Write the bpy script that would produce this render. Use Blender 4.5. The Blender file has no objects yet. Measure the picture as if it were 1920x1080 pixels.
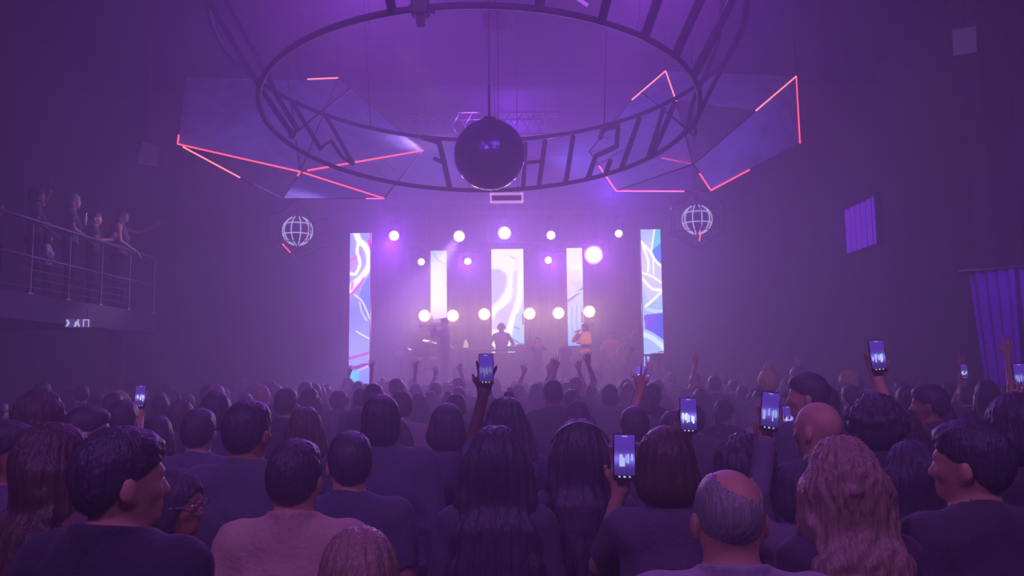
import bpy, math, random
import numpy as np
from mathutils import Vector, Matrix, Euler

SC = bpy.context.scene
COL = SC.collection
R = math.radians

# ---------------------------------------------------------------- camera
CAM_Z = 1.88
FPX = 1507.0                       # focal length in pixels of a 1920 px wide frame
PITCH = math.atan2(155.0, FPX)
ROLL = R(0.6)
_f = Vector((0, math.cos(PITCH), math.sin(PITCH)))
_u0 = Vector((0, -math.sin(PITCH), math.cos(PITCH)))
_r0 = Vector((1, 0, 0))
_r = _r0 * math.cos(ROLL) - _u0 * math.sin(ROLL)
_u = _u0 * math.cos(ROLL) + _r0 * math.sin(ROLL)
cam_data = bpy.data.cameras.new('camera')
cam = bpy.data.objects.new('camera', cam_data)
COL.objects.link(cam)
cam.matrix_world = Matrix(((_r.x, _u.x, -_f.x, 0), (_r.y, _u.y, -_f.y, 0), (_r.z, _u.z, -_f.z, CAM_Z), (0, 0, 0, 1)))
cam_data.sensor_width = 36.0
cam_data.lens = FPX * 36.0 / 1920.0
cam_data.clip_start = 0.05
cam_data.clip_end = 200
SC.camera = cam

def at(px, py, Y):
    """world point seen at pixel (px, py) on the vertical plane y = Y"""
    d = _f + _r * ((px - 960) / FPX) + _u * ((540 - py) / FPX)
    return Vector((0, 0, CAM_Z)) + d * (Y / d.y)

def project(p):
    v = Vector(p) - Vector((0, 0, CAM_Z))
    z = v.dot(_f)
    return 960 + FPX * v.dot(_r) / z, 540 - FPX * v.dot(_u) / z

# ---------------------------------------------------------------- world, haze, exposure
SC.view_settings.view_transform = 'Standard'
SC.view_settings.look = 'None'
SC.view_settings.gamma = 1.0
SC.view_settings.use_curve_mapping = False
SC.view_settings.exposure = 0.06
SC.cycles.use_denoising = True
SC.cycles.max_bounces = 5
SC.cycles.diffuse_bounces = 2
SC.cycles.glossy_bounces = 2
SC.cycles.transmission_bounces = 2
SC.cycles.transparent_max_bounces = 8
SC.cycles.volume_bounces = 1
SC.cycles.sample_clamp_indirect = 4.0
SC.cycles.sample_clamp_direct = 40.0
SC.cycles.adaptive_threshold = 0.02
SC.cycles.use_light_tree = True
SC.cycles.caustics_reflective = False
SC.cycles.caustics_refractive = False

HAZE = 0.044
world = bpy.data.worlds.new('hall_haze')
SC.world = world
world.use_nodes = True
wn = world.node_tree
wn.nodes.clear()
wo = wn.nodes.new('ShaderNodeOutputWorld')
wb = wn.nodes.new('ShaderNodeBackground')
wb.inputs['Color'].default_value = (0.02, 0.008, 0.05, 1)
wb.inputs['Strength'].default_value = 1.0
wv = wn.nodes.new('ShaderNodeVolumeScatter')
wv.inputs['Color'].default_value = (0.88, 0.74, 1.0, 1)
wv.inputs['Density'].default_value = HAZE
wv.inputs['Anisotropy'].default_value = 0.55
wn.links.new(wb.outputs[0], wo.inputs['Surface'])
wn.links.new(wv.outputs[0], wo.inputs['Volume'])

def spot(name, loc, target, energy, color, angle, blend=0.6, radius=0.15):
    l = bpy.data.lights.new(name, 'SPOT')
    l.energy = energy; l.color = color; l.spot_size = R(angle); l.spot_blend = blend; l.shadow_soft_size = radius
    o = bpy.data.objects.new(name, l)
    COL.objects.link(o)
    o.location = loc
    d = Vector(target) - Vector(loc)
    o.rotation_euler = d.to_track_quat('-Z', 'Y').to_euler()
    return o

def point(name, loc, energy, color, radius=0.2):
    l = bpy.data.lights.new(name, 'POINT')
    l.energy = energy; l.color = color; l.shadow_soft_size = radius
    o = bpy.data.objects.new(name, l)
    COL.objects.link(o)
    o.location = loc
    return o

VIOLET = (0.34, 0.12, 1.0)
BLUEV = (0.16, 0.08, 1.0)
MAUVE = (0.42, 0.15, 0.80)
MAGENTA = (0.85, 0.12, 0.95)
WARM = (1.0, 0.62, 0.26)
# added fill spots without fixtures: hall wash, balcony edge, right wall
spot('wash_fill', (-3.5, -3.0, 7.8), (-1, 7, 1.3), 1400, MAUVE, 90, 1.0, 0.5)
spot('wash_fill', (3.5, -3.0, 7.8), (1, 7, 1.3), 1000, MAUVE, 90, 1.0, 0.5)
spot('balcony_edge_fill', (-5.5, 9.4, 3.3), (-6.6, 10.4, 2.8), 14, (0.4, 0.06, 1.0), 60, 0.9, 0.1)
spot('wash_fill', (3.0, 3.5, 8.2), (7.4, 12.2, 5.6), 420, (0.50, 0.28, 0.9), 38, 0.9, 0.2)
# spots at modelled lamps, plus added ones without fixtures that fill the haze
spot('rig_and_fill_light', (-3.25, 21.7, 5.55), (-1.2, 3, 2.0), 560, (0.32, 0.05, 1.0), 75, 1.0, 0.15)
spot('rig_and_fill_light', (2.25, 21.4, 4.95), (1.6, 3, 1.6), 360, (0.34, 0.05, 1.0), 75, 1.0, 0.2)
spot('rig_and_fill_light', (-0.2, 21.7, 5.6), (0, 3, 2.2), 360, (0.34, 0.05, 1.0), 80, 1.0, 0.15)
spot('rig_and_fill_light', (0.0, 20.4, 8.2), (0, 3, 2.5), 480, (0.24, 0.03, 1.0), 110, 1.0, 0.3)
spot('rig_and_fill_light', (2.6, 20.5, 6.4), (1.5, 8, 6.5), 450, (0.18, 0.04, 1.0), 60, 1.0, 0.3)
spot('rig_and_fill_light', (-1.8, 11.2, 8.3), (-1.0, 1.5, 0.8), 1100, (0.38, 0.08, 0.9), 42, 1.0, 0.3)  # this and the next: added out of view for a veil over near heads
spot('rig_and_fill_light', (2.0, 11.2, 8.3), (1.0, 1.5, 0.8), 850, (0.36, 0.07, 0.9), 42, 1.0, 0.3)
spot('rig_and_fill_light', (-1.0, 17.5, 7.9), (-1.4, 24, 1.5), 360, (0.34, 0.06, 1.0), 70, 1.0, 0.3)
spot('rig_and_fill_light', (2.0, 17.5, 7.9), (2.4, 24, 1.5), 200, (0.40, 0.10, 0.9), 70, 1.0, 0.3)
spot('rig_and_fill_light', (-1.4, 24.9, 5.3), (-0.8, 6, 0.8), 1050, (0.38, 0.09, 1.0), 46, 1.0, 0.12)
spot('rig_and_fill_light', (1.2, 24.9, 5.3), (0.8, 6, 0.8), 950, (0.38, 0.09, 1.0), 46, 1.0, 0.12)
spot('rig_and_fill_light', (-3.25, 21.7, 5.55), (-2.4, 12, 1.2), 1150, (0.36, 0.07, 1.0), 34, 1.0, 0.15)
# spots added without fixtures: blue for the hanging sculptures, lavender for the balcony
spot('blue_fill', (-0.5, 19.0, 7.0), (-3.0, 14.0, 5.4), 900, (0.10, 0.18, 1.0), 34, 0.8, 0.2)
spot('blue_fill', (1.0, 19.0, 7.0), (2.6, 13.5, 5.2), 600, (0.10, 0.15, 1.0), 34, 0.8, 0.2)
spot('blue_fill', (-2.4, 10.2, 4.2), (-3.0, 14.0, 5.4), 60, (0.12, 0.16, 1.0), 50, 0.8, 0.2)
spot('blue_fill', (2.6, 10.2, 4.2), (2.8, 13.5, 5.4), 45, (0.12, 0.14, 1.0), 50, 0.8, 0.2)
spot('balcony_fill', (-1.0, 15.5, 6.5), (-7.0, 12.6, 4.0), 1700, (0.62, 0.36, 1.0), 30, 0.8, 0.15)

# ---------------------------------------------------------------- helpers
def srgb(r, g, b):
    def c(v):
        v /= 255.0
        return v / 12.92 if v <= 0.04045 else ((v + 0.055) / 1.055) ** 2.4
    return (c(r), c(g), c(b), 1.0)

_mats = {}
def mat(name, color, rough=0.6, metal=0.0, emit=None, strength=0.0, noise=0.0, nscale=20.0, bump=0.0, alpha=1.0, sheen=0.0, vary=0.0):
    """procedural principled material; noise varies the colour, bump gives relief"""
    if name in _mats:
        return _mats[name]
    m = bpy.data.materials.new(name)
    m.use_nodes = True
    nt = m.node_tree
    b = nt.nodes['Principled BSDF']
    b.inputs['Base Color'].default_value = color
    b.inputs['Roughness'].default_value = rough
    b.inputs['Metallic'].default_value = metal
    b.inputs['Alpha'].default_value = alpha
    if sheen:
        b.inputs['Sheen Weight'].default_value = sheen
    if emit:
        b.inputs['Emission Color'].default_value = emit
        b.inputs['Emission Strength'].default_value = strength
    if noise or bump:
        tc = nt.nodes.new('ShaderNodeTexCoord')
        n = nt.nodes.new('ShaderNodeTexNoise')
        n.inputs['Scale'].default_value = nscale
        n.inputs['Detail'].default_value = 4
        nt.links.new(tc.outputs['Object'], n.inputs['Vector'])
        if noise:
            mx = nt.nodes.new('ShaderNodeMix'); mx.data_type = 'RGBA'
            mx.inputs[6].default_value = color
            mx.inputs[7].default_value = tuple(max(0, c * (1 - noise)) for c in color[:3]) + (1,)
            nt.links.new(n.outputs[0], mx.inputs[0])
            nt.links.new(mx.outputs[2], b.inputs['Base Color'])
        if bump:
            bp = nt.nodes.new('ShaderNodeBump')
            bp.inputs['Strength'].default_value = bump
            bp.inputs['Distance'].default_value = 0.02
            nt.links.new(n.outputs[0], bp.inputs['Height'])
            nt.links.new(bp.outputs[0], b.inputs['Normal'])
    if vary:
        oi = nt.nodes.new('ShaderNodeObjectInfo')
        rp = nt.nodes.new('ShaderNodeValToRGB')
        rp.color_ramp.interpolation = 'CONSTANT'
        els = rp.color_ramp.elements
        cols = vary
        els[0].color = cols[0]; els[0].position = 0
        els[1].color = cols[1]; els[1].position = 1.0 / len(cols)
        for i, c in enumerate(cols[2:], 2):
            e = els.new(i / len(cols)); e.color = c
        nt.links.new(oi.outputs['Random'], rp.inputs[0])
        nt.links.new(rp.outputs[0], b.inputs['Base Color'])
    _mats[name] = m
    return m

def hair_mat(name, color, rough=0.42, vary=None):
    """strand-like streaks running down the hair"""
    if name in _mats:
        return _mats[name]
    m = mat(name, color, rough)
    nt = m.node_tree; b = nt.nodes['Principled BSDF']
    tc = nt.nodes.new('ShaderNodeTexCoord')
    mp = nt.nodes.new('ShaderNodeMapping'); mp.inputs['Scale'].default_value = (160, 160, 7)
    n = nt.nodes.new('ShaderNodeTexNoise'); n.inputs['Scale'].default_value = 1.0; n.inputs['Detail'].default_value = 3
    nt.links.new(tc.outputs['Object'], mp.inputs[0]); nt.links.new(mp.outputs[0], n.inputs['Vector'])
    mx = nt.nodes.new('ShaderNodeMix'); mx.data_type = 'RGBA'
    mx.inputs[6].default_value = tuple(c * 0.45 for c in color[:3]) + (1,)
    mx.inputs[7].default_value = tuple(min(1, c * 1.6) for c in color[:3]) + (1,)
    if vary:
        oi = nt.nodes.new('ShaderNodeObjectInfo')
        rp = nt.nodes.new('ShaderNodeValToRGB'); rp.color_ramp.interpolation = 'CONSTANT'
        els = rp.color_ramp.elements
        els[0].color = vary[0]; els[0].position = 0
        els[1].color = vary[1]; els[1].position = 1.0 / len(vary)
        for i, c in enumerate(vary[2:], 2):
            e = els.new(i / len(vary)); e.color = c
        nt.links.new(oi.outputs['Random'], rp.inputs[0])
        nt.links.new(rp.outputs[0], mx.inputs[7])
    nt.links.new(n.outputs[0], mx.inputs[0]); nt.links.new(mx.outputs[2], b.inputs['Base Color'])
    bp = nt.nodes.new('ShaderNodeBump'); bp.inputs['Strength'].default_value = 0.6; bp.inputs['Distance'].default_value = 0.01
    nt.links.new(n.outputs[0], bp.inputs['Height']); nt.links.new(bp.outputs[0], b.inputs['Normal'])
    return m

def emit_mat(name, color, strength):
    if name in _mats:
        return _mats[name]
    m = bpy.data.materials.new(name); m.use_nodes = True
    nt = m.node_tree; nt.nodes.clear()
    o = nt.nodes.new('ShaderNodeOutputMaterial'); e = nt.nodes.new('ShaderNodeEmission')
    e.inputs[0].default_value = color; e.inputs[1].default_value = strength
    nt.links.new(e.outputs[0], o.inputs[0])
    _mats[name] = m
    return m

def screen_mat(name, strength):
    """a lit screen: shows the picture stored per vertex on its own surface"""
    if name in _mats:
        return _mats[name]
    m = bpy.data.materials.new(name); m.use_nodes = True
    nt = m.node_tree; nt.nodes.clear()
    o = nt.nodes.new('ShaderNodeOutputMaterial'); e = nt.nodes.new('ShaderNodeEmission')
    a = nt.nodes.new('ShaderNodeVertexColor'); a.layer_name = 'picture'
    e.inputs[1].default_value = strength
    nt.links.new(a.outputs[0], e.inputs[0]); nt.links.new(e.outputs[0], o.inputs[0])
    _mats[name] = m
    return m

def empty(name, loc=(0, 0, 0), rz=0.0, scale=1.0):
    o = bpy.data.objects.new(name, None)
    o.empty_display_size = 0.1
    COL.objects.link(o)
    o.location = loc; o.rotation_euler = (0, 0, rz); o.scale = (scale,) * 3
    return o

def tag(o, label=None, cat=None, group=None, kind=None):
    if label: o['label'] = label
    if cat: o['category'] = cat
    if group: o['group'] = group
    if kind: o['kind'] = kind
    return o

def link_mesh(name, me, m=None, parent=None):
    o = bpy.data.objects.new(name, me)
    COL.objects.link(o)
    if m is not None:
        me.materials.append(m)
    if parent is not None:
        o.parent = parent
    return o

class MB:
    def __init__(s):
        s.v = []; s.f = []; s.smooth = []
    def add(s, vs, fs, sm=False):
        k = len(s.v)
        s.v += [tuple(v) for v in vs]
        s.f += [tuple(i + k for i in f) for f in fs]
        s.smooth += [sm] * len(fs)
        return s
    def box(s, c, size, rz=0.0, M=None):
        hx, hy, hz = size[0] / 2, size[1] / 2, size[2] / 2
        vs = [Vector((x, y, z)) for x in (-hx, hx) for y in (-hy, hy) for z in (-hz, hz)]
        T = M if M is not None else Matrix.Translation(Vector(c)) @ Matrix.Rotation(rz, 4, 'Z')
        vs = [T @ v for v in vs]
        return s.add(vs, [(0, 1, 3, 2), (4, 6, 7, 5), (0, 4, 5, 1), (2, 3, 7, 6), (0, 2, 6, 4), (1, 5, 7, 3)])
    def bevbox(s, c, size, b=0.02, M=None):
        """box with chamfered vertical and horizontal edges"""
        hx, hy, hz = size[0] / 2, size[1] / 2, size[2] / 2
        T = M if M is not None else Matrix.Translation(Vector(c))
        def ring(z, ix):
            x, y = hx - ix, hy - ix
            return [(-x + b, -y, z), (x - b, -y, z), (x, -y + b, z), (x, y - b, z), (x - b, y, z), (-x + b, y, z), (-x, y - b, z), (-x, -y + b, z)]
        rings = [ring(-hz, b * .7), ring(-hz + b, 0), ring(hz - b, 0), ring(hz, b * .7)]
        vs = [T @ Vector(p) for r_ in rings for p in r_]
        fs = [tuple(range(7, -1, -1)), tuple(range(24, 32))]
        for k in range(3):
            for i in range(8):
                j = (i + 1) % 8
                fs.append((k * 8 + i, k * 8 + j, k * 8 + 8 + j, k * 8 + 8 + i))
        return s.add(vs, fs)
    def tube(s, pts, r, n=8, closed=False, r2=None):
        pts = [Vector(p) for p in pts]
        m = len(pts)
        vs = []
        prev = None
        for i, p in enumerate(pts):
            if closed:
                t = pts[(i + 1) % m] - pts[i - 1]
            else:
                t = pts[min(i + 1, m - 1)] - pts[max(i - 1, 0)]
            t.normalize()
            if prev is None:
                a = Vector((0, 0, 1)) if abs(t.z) < .9 else Vector((1, 0, 0))
                nrm = t.cross(a).normalized()
            else:
                nrm = (prev - t * prev.dot(t))
                nrm = nrm.normalized() if nrm.length > 1e-6 else prev
            prev = nrm
            bn = t.cross(nrm)
            rr = r if r2 is None else r + (r2 - r) * i / max(1, m - 1)
            for k in range(n):
                a = 2 * math.pi * k / n
                vs.append(p + nrm * math.cos(a) * rr + bn * math.sin(a) * rr)
        fs = []
        for i in range(m if closed else m - 1):
            for k in range(n):
                a, b = i * n + k, i * n + (k + 1) % n
                c, d = ((i + 1) % m) * n + (k + 1) % n, ((i + 1) % m) * n + k
                fs.append((a, b, c, d))
        if not closed:
            fs.append(tuple(range(n - 1, -1, -1)))
            fs.append(tuple(range((m - 1) * n, m * n)))
        return s.add(vs, fs, True)
    def lathe(s, prof, n=20, M=None, capped=True):
        """profile of (radius, z) turned round the z axis"""
        T = M or Matrix()
        vs = []
        for (r_, z) in prof:
            for k in range(n):
                a = 2 * math.pi * k / n
                vs.append(T @ Vector((r_ * math.cos(a), r_ * math.sin(a), z)))
        fs = []
        for i in range(len(prof) - 1):
            for k in range(n):
                a, b = i * n + k, i * n + (k + 1) % n
                fs.append((a, b, b + n, a + n))
        if capped:
            fs.append(tuple(range(n - 1, -1, -1)))
            fs.append(tuple(range((len(prof) - 1) * n, len(prof) * n)))
        return s.add(vs, fs, True)
    def plate(s, outline, th, M=None):
        """outline in the xz plane, thickness along y"""
        T = M or Matrix()
        n = len(outline)
        vs = [T @ Vector((x, -th / 2, z)) for x, z in outline] + [T @ Vector((x, th / 2, z)) for x, z in outline]
        fs = [tuple(range(n)), tuple(range(2 * n - 1, n - 1, -1))]
        for i in range(n):
            j = (i + 1) % n
            fs.append((j, i, i + n, j + n))
        return s.add(vs, fs)
    def build(s, name, m, parent=None):
        me = bpy.data.meshes.new(name)
        me.from_pydata(s.v, [], s.f)
        me.polygons.foreach_set('use_smooth', s.smooth)
        me.update()
        return link_mesh(name, me, m, parent)

def aim(loc, target, up='Y'):
    d = Vector(target) - Vector(loc)
    return Matrix.Translation(Vector(loc)) @ d.to_track_quat('Z', up).to_matrix().to_4x4()

def copy_tree(o, parent=None):
    c = o.copy()
    COL.objects.link(c)
    c.parent = parent
    for ch in list(o.children):
        copy_tree(ch, c)
    return c

def picture_grid(name, corners, nu, nv, paint, m, parent, bow=0.0):
    """flat lit surface with its picture stored per vertex; corners: tl, tr, br, bl"""
    tl, tr, br, bl = [np.array(c) for c in corners]
    u = np.linspace(0, 1, nu); v = np.linspace(0, 1, nv)
    U, V = np.meshgrid(u, v)
    P = (tl * (1 - U[..., None]) + tr * U[..., None]) * (1 - V[..., None]) + (bl * (1 - U[..., None]) + br * U[..., None]) * V[..., None]
    idx = np.arange(nu * nv).reshape(nv, nu)
    q = np.stack([idx[:-1, :-1], idx[1:, :-1], idx[1:, 1:], idx[:-1, 1:]], -1).reshape(-1, 4)
    me = bpy.data.meshes.new(name)
    mesh_from_arrays(me, P.reshape(-1, 3), q)
    col = np.ones((nv * nu, 4), dtype=np.float32)
    c = np.clip(paint(U, V), 0, 1).reshape(-1, 3)
    col[:, :3] = np.where(c <= 0.04045, c / 12.92, ((c + 0.055) / 1.055) ** 2.4)
    a = me.color_attributes.new('picture', 'FLOAT_COLOR', 'POINT')
    a.data.foreach_set('color', col.ravel())
    return link_mesh(name, me, m, parent)

def mesh_from_arrays(me, V, Q, smooth=False):
    n = len(Q)
    me.vertices.add(len(V)); me.vertices.foreach_set('co', np.ascontiguousarray(V, dtype=np.float32).ravel())
    me.loops.add(n * 4); me.loops.foreach_set('vertex_index', np.ascontiguousarray(Q, dtype=np.int32).ravel())
    me.polygons.add(n)
    me.polygons.foreach_set('loop_start', np.arange(0, n * 4, 4, dtype=np.int32))
    me.polygons.foreach_set('loop_total', np.full(n, 4, dtype=np.int32))
    me.polygons.foreach_set('use_smooth', np.full(n, smooth))
    me.update(calc_edges=True)
    me.validate()
# ---------------------------------------------------------------- figures: one smooth skin per body
def surface_nets(F, origin, h):
    """closed quad surface of the zero level of F"""
    S = F < 0
    nx, ny, nz = F.shape
    acc = np.zeros((nx - 1, ny - 1, nz - 1, 3), dtype=np.float32)
    cnt = np.zeros((nx - 1, ny - 1, nz - 1), dtype=np.float32)
    def sl(d, o):
        return tuple(slice(o[k], F.shape[k] - 1 + o[k]) if k != d else slice(0, F.shape[k] - 1) for k in range(3))
    for d in range(3):
        others = [k for k in range(3) if k != d]
        for a in (0, 1):
            for b in (0, 1):
                o = [0, 0, 0]; o[others[0]] = a; o[others[1]] = b
                s0 = sl(d, o)
                s1 = list(s0); s1[d] = slice(1, F.shape[d]); s1 = tuple(s1)
                f0, f1 = F[s0], F[s1]
                cr = S[s0] != S[s1]
                ii = np.nonzero(cr)
                t = f0[ii] / (f0[ii] - f1[ii])
                acc[ii + (np.full(len(ii[0]), d),)] += t
                if a: acc[ii + (np.full(len(ii[0]), others[0]),)] += 1
                if b: acc[ii + (np.full(len(ii[0]), others[1]),)] += 1
                cnt[ii] += 1
    act = cnt > 0
    ids = np.full(act.shape, -1, dtype=np.int64)
    I = np.nonzero(act)
    ids[I] = np.arange(len(I[0]))
    V = acc[I] / cnt[I][:, None] + np.stack(I, -1)
    V = V * h + np.array(origin)
    quads = []
    for d in range(3):
        o1, o2 = [k for k in range(3) if k != d]
        s0 = [slice(1, -1)] * 3; s0[d] = slice(0, -1)
        s1 = [slice(1, -1)] * 3; s1[d] = slice(1, None)
        a, b = S[tuple(s0)], S[tuple(s1)]
        J = np.nonzero(a != b)
        flip = a[J]
        base = [J[0].copy(), J[1].copy(), J[2].copy()]
        for k in (o1, o2): base[k] = base[k] + 1
        def cell(da, db):
            c = [base[0].copy(), base[1].copy(), base[2].copy()]
            c[o1] = c[o1] - da; c[o2] = c[o2] - db
            return ids[tuple(c)]
        q = np.stack([cell(1, 1), cell(0, 1), cell(0, 0), cell(1, 0)], -1)
        if d == 1:
            flip = ~flip
        q[~flip] = q[~flip][:, ::-1]
        quads.append(q)
    Q = np.concatenate(quads)
    Q = Q[(Q >= 0).all(1)]
    return V, Q

class Field:
    """blends round cones (a, b, ra, rb) and ellipsoids into one surface"""
    def __init__(s, prims, h, grow=0.0, pad=0.05):
        lo = np.full(3, 1e9); hi = np.full(3, -1e9)
        for p in prims:
            l, u = s.bounds(p)
            lo = np.minimum(lo, l); hi = np.maximum(hi, u)
        lo -= grow + 0.03; hi += grow + 0.03
        s.h = h; s.o = lo
        n = np.ceil((hi - lo) / h).astype(int) + 2
        s.ax = [lo[k] + h * np.arange(n[k]) for k in range(3)]
        s.F = np.full(tuple(n), 0.5, dtype=np.float32)
        for p in prims:
            s.add(p, grow, pad)
    @staticmethod
    def bounds(p):
        if p[0] == 'c':
            a, b, ra, rb = p[1:5]
            return np.minimum(a - ra, b - rb), np.maximum(a + ra, b + rb)
        c, M, r = p[1], p[2], p[3]
        e = np.sqrt(((M * r) ** 2).sum(1))
        return c - e, c + e
    def local(s, lo, hi):
        sl = []
        for k in range(3):
            i0 = max(0, int((lo[k] - s.o[k]) / s.h)); i1 = min(len(s.ax[k]), int((hi[k] - s.o[k]) / s.h) + 2)
            if i1 <= i0: i1 = i0 + 1
            sl.append(slice(i0, i1))
        X = s.ax[0][sl[0]][:, None, None]; Y = s.ax[1][sl[1]][None, :, None]; Z = s.ax[2][sl[2]][None, None, :]
        return tuple(sl), X, Y, Z
    @staticmethod
    def dist(p, X, Y, Z):
        if p[0] == 'c':
            a, b, ra, rb = p[1:5]
            ab = b - a; L2 = max(1e-9, float(ab @ ab))
            t = np.clip(((X - a[0]) * ab[0] + (Y - a[1]) * ab[1] + (Z - a[2]) * ab[2]) / L2, 0, 1)
            return np.sqrt((X - a[0] - t * ab[0]) ** 2 + (Y - a[1] - t * ab[1]) ** 2 + (Z - a[2] - t * ab[2]) ** 2) - (ra + (rb - ra) * t)
        c, M, r = p[1], p[2], p[3]
        dx, dy, dz = X - c[0], Y - c[1], Z - c[2]
        q = [(M[0, k] * dx + M[1, k] * dy + M[2, k] * dz) for k in range(3)]
        k0 = np.sqrt(sum((q[k] / r[k]) ** 2 for k in range(3)))
        k1 = np.sqrt(sum((q[k] / r[k] ** 2) ** 2 for k in range(3))) + 1e-9
        return k0 * (k0 - 1) / k1
    def add(s, p, grow, pad):
        l, u = s.bounds(p)
        k = p[-1]
        sl, X, Y, Z = s.local(l - grow - pad - k, u + grow + pad + k)
        d = s.dist(p, X, Y, Z) - grow
        if len(p) > 5 and p[0] == 'c' and p[5] is not None:      # flat cut at the end of a sleeve or leg
            b, ab = p[2], p[2] - p[1]
            ab = ab / np.linalg.norm(ab)
            d = np.maximum(d, (X - b[0]) * ab[0] + (Y - b[1]) * ab[1] + (Z - b[2]) * ab[2] - p[5])
        f = s.F[sl]
        if k > 0:
            hh = np.clip(k - np.abs(f - d), 0, None) / k
            s.F[sl] = np.minimum(f, d) - hh * hh * k * 0.25
        else:
            s.F[sl] = np.minimum(f, d)
    def full(s):
        return s.ax[0][:, None, None], s.ax[1][None, :, None], s.ax[2][None, None, :]
    def cut(s, fn):
        X, Y, Z = s.full()
        s.F = np.maximum(s.F, fn(X, Y, Z)).astype(np.float32)
    def displace(s, fn):
        X, Y, Z = s.full()
        s.F = (s.F + fn(X, Y, Z)).astype(np.float32)
    def mesh(s, name):
        s.F[[0, -1]] = 0.5; s.F[:, [0, -1]] = 0.5; s.F[:, :, [0, -1]] = 0.5
        V, Q = surface_nets(s.F, s.o, s.h)
        me = bpy.data.meshes.new(name)
        mesh_from_arrays(me, V, Q, True)
        return me

A = lambda *v: np.array(v, dtype=float)
def unit(v):
    return v / (np.linalg.norm(v) + 1e-9)
def cone(a, b, ra, rb, k=0.02, clip=None):
    return ('c', A(*a), A(*b), ra, rb, clip, k)
def ell(c, r, M=None, k=0.02):
    return ('e', A(*c), np.eye(3) if M is None else M, A(*r), k)
def rot(yaw, pitch=0.0, roll=0.0):
    return np.array(Euler((pitch, roll, yaw), 'XYZ').to_matrix())

def hand(w, d, n, s, curl=0.3, spread=0.25, fist=False, two=False):
    """palm and five unequal fingers; w wrist, d finger direction, n the way the palm faces, s +1/-1 side the thumb is on"""
    d = unit(d); n = unit(n - d * (n @ d)); t = unit(np.cross(d, n)) * s
    pr = []
    for o, L in ((-0.029, 0.078), (-0.010, 0.086), (0.010, 0.088), (0.028, 0.083)):
        pr.append(cone(w + t * o * 0.6, w + d * L + t * o, 0.017, 0.013, 0.012))
    for i, (o, L) in enumerate(((0.030, 0.070), (0.010, 0.080), (-0.011, 0.075), (-0.031, 0.058))):
        c = curl
        if two and i in (2, 3): c = 1.7
        if two and i in (0, 1): c = 0.05
        base = w + d * (0.088 - abs(o) * 0.12) + t * o
        a1 = c * 0.6; a2 = c * 1.5; a3 = c * 2.3
        sp = t * (o / 0.03) * spread
        def dr(a): return unit(d * math.cos(a) + n * math.sin(a) + sp * math.cos(a))
        p1 = base + dr(a1) * L * 0.48; p2 = p1 + dr(a2) * L * 0.30; p3 = p2 + dr(a3) * L * 0.26
        pr += [cone(base, p1, 0.0105, 0.0095, 0.006), cone(p1, p2, 0.0095, 0.0088, 0.004), cone(p2, p3, 0.0088, 0.0075, 0.004)]
    b = w + d * 0.022 + t * 0.022
    td = unit(t * 0.75 + d * 0.75 + n * 0.25)
    p1 = b + td * 0.042; p2 = p1 + unit(t * (0.5 - curl * .5) + d * 0.9 + n * (0.2 + curl * .5)) * 0.032
    pr += [cone(b, p1, 0.016, 0.0115, 0.01), cone(p1, p2, 0.0112, 0.0088, 0.005)]
    return pr

def ik(S, H, L1, L2, bend):
    v = H - S; D = np.linalg.norm(v)
    D2 = min(D, (L1 + L2) * 0.995)
    v = v / D
    H = S + v * D2
    a = (L1 * L1 - L2 * L2 + D2 * D2) / (2 * D2)
    hgt = math.sqrt(max(0, L1 * L1 - a * a))
    b = unit(bend - v * (bend @ v))
    return S + v * a + b * hgt, H

SKIN = {
    'fair': mat('skin_fair', srgb(214, 160, 132), 0.5, noise=0.12, nscale=30, bump=0.08),
    'tan': mat('skin_tan', srgb(176, 118, 86), 0.5, noise=0.12, nscale=30, bump=0.08),
    'brown': mat('skin_brown', srgb(112, 70, 48), 0.5, noise=0.12, nscale=30, bump=0.08),
}
SKIN_ANY = mat('skin_any', srgb(190, 135, 105), 0.5, vary=[srgb(214, 160, 132), srgb(176, 118, 86), srgb(196, 142, 112), srgb(120, 76, 52), srgb(222, 172, 146)])
HAIR = {
    'dark': hair_mat('hair_dark', srgb(68, 60, 74)),
    'brown': hair_mat('hair_brown', srgb(84, 60, 54)),
    'blonde': hair_mat('hair_blonde', srgb(158, 128, 112)),
    'blond_and_lit': hair_mat('hair_blond_and_lit', srgb(238, 206, 110)),  # blond hair, and yellow light painted onto crowd heads
    'grey': hair_mat('hair_grey', srgb(150, 144, 140)),
    'auburn': hair_mat('hair_auburn', srgb(98, 46, 28)),
}
HAIR_ANY = hair_mat('hair_any', srgb(60, 42, 34), vary=[srgb(62, 54, 66), srgb(72, 58, 66), srgb(98, 76, 74), srgb(56, 50, 62), srgb(122, 100, 94), srgb(84, 68, 72)])
def cloth(name, rgb, rough=0.85):
    return mat('cloth_' + name, srgb(*rgb), rough, noise=0.25, nscale=60, bump=0.25, sheen=0.15)
CLOTH_ANY = mat('cloth_any', srgb(40, 36, 44), 0.85, vary=[srgb(30, 28, 34), srgb(60, 52, 60), srgb(24, 28, 44), srgb(98, 88, 96), srgb(36, 26, 30), srgb(150, 138, 142), srgb(28, 30, 32), srgb(80, 44, 54)])
DENIM = mat('cloth_denim', srgb(38, 44, 66), 0.9, noise=0.3, nscale=80, bump=0.2)
BLACKCLOTH = cloth('black', (26, 24, 30))
SHOE = mat('shoe_leather', srgb(30, 28, 30), 0.5, noise=0.2, nscale=40)
EYE = mat('eye', srgb(232, 228, 224), 0.2)
IRIS = mat('eye_iris', srgb(40, 26, 18), 0.15)

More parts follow.
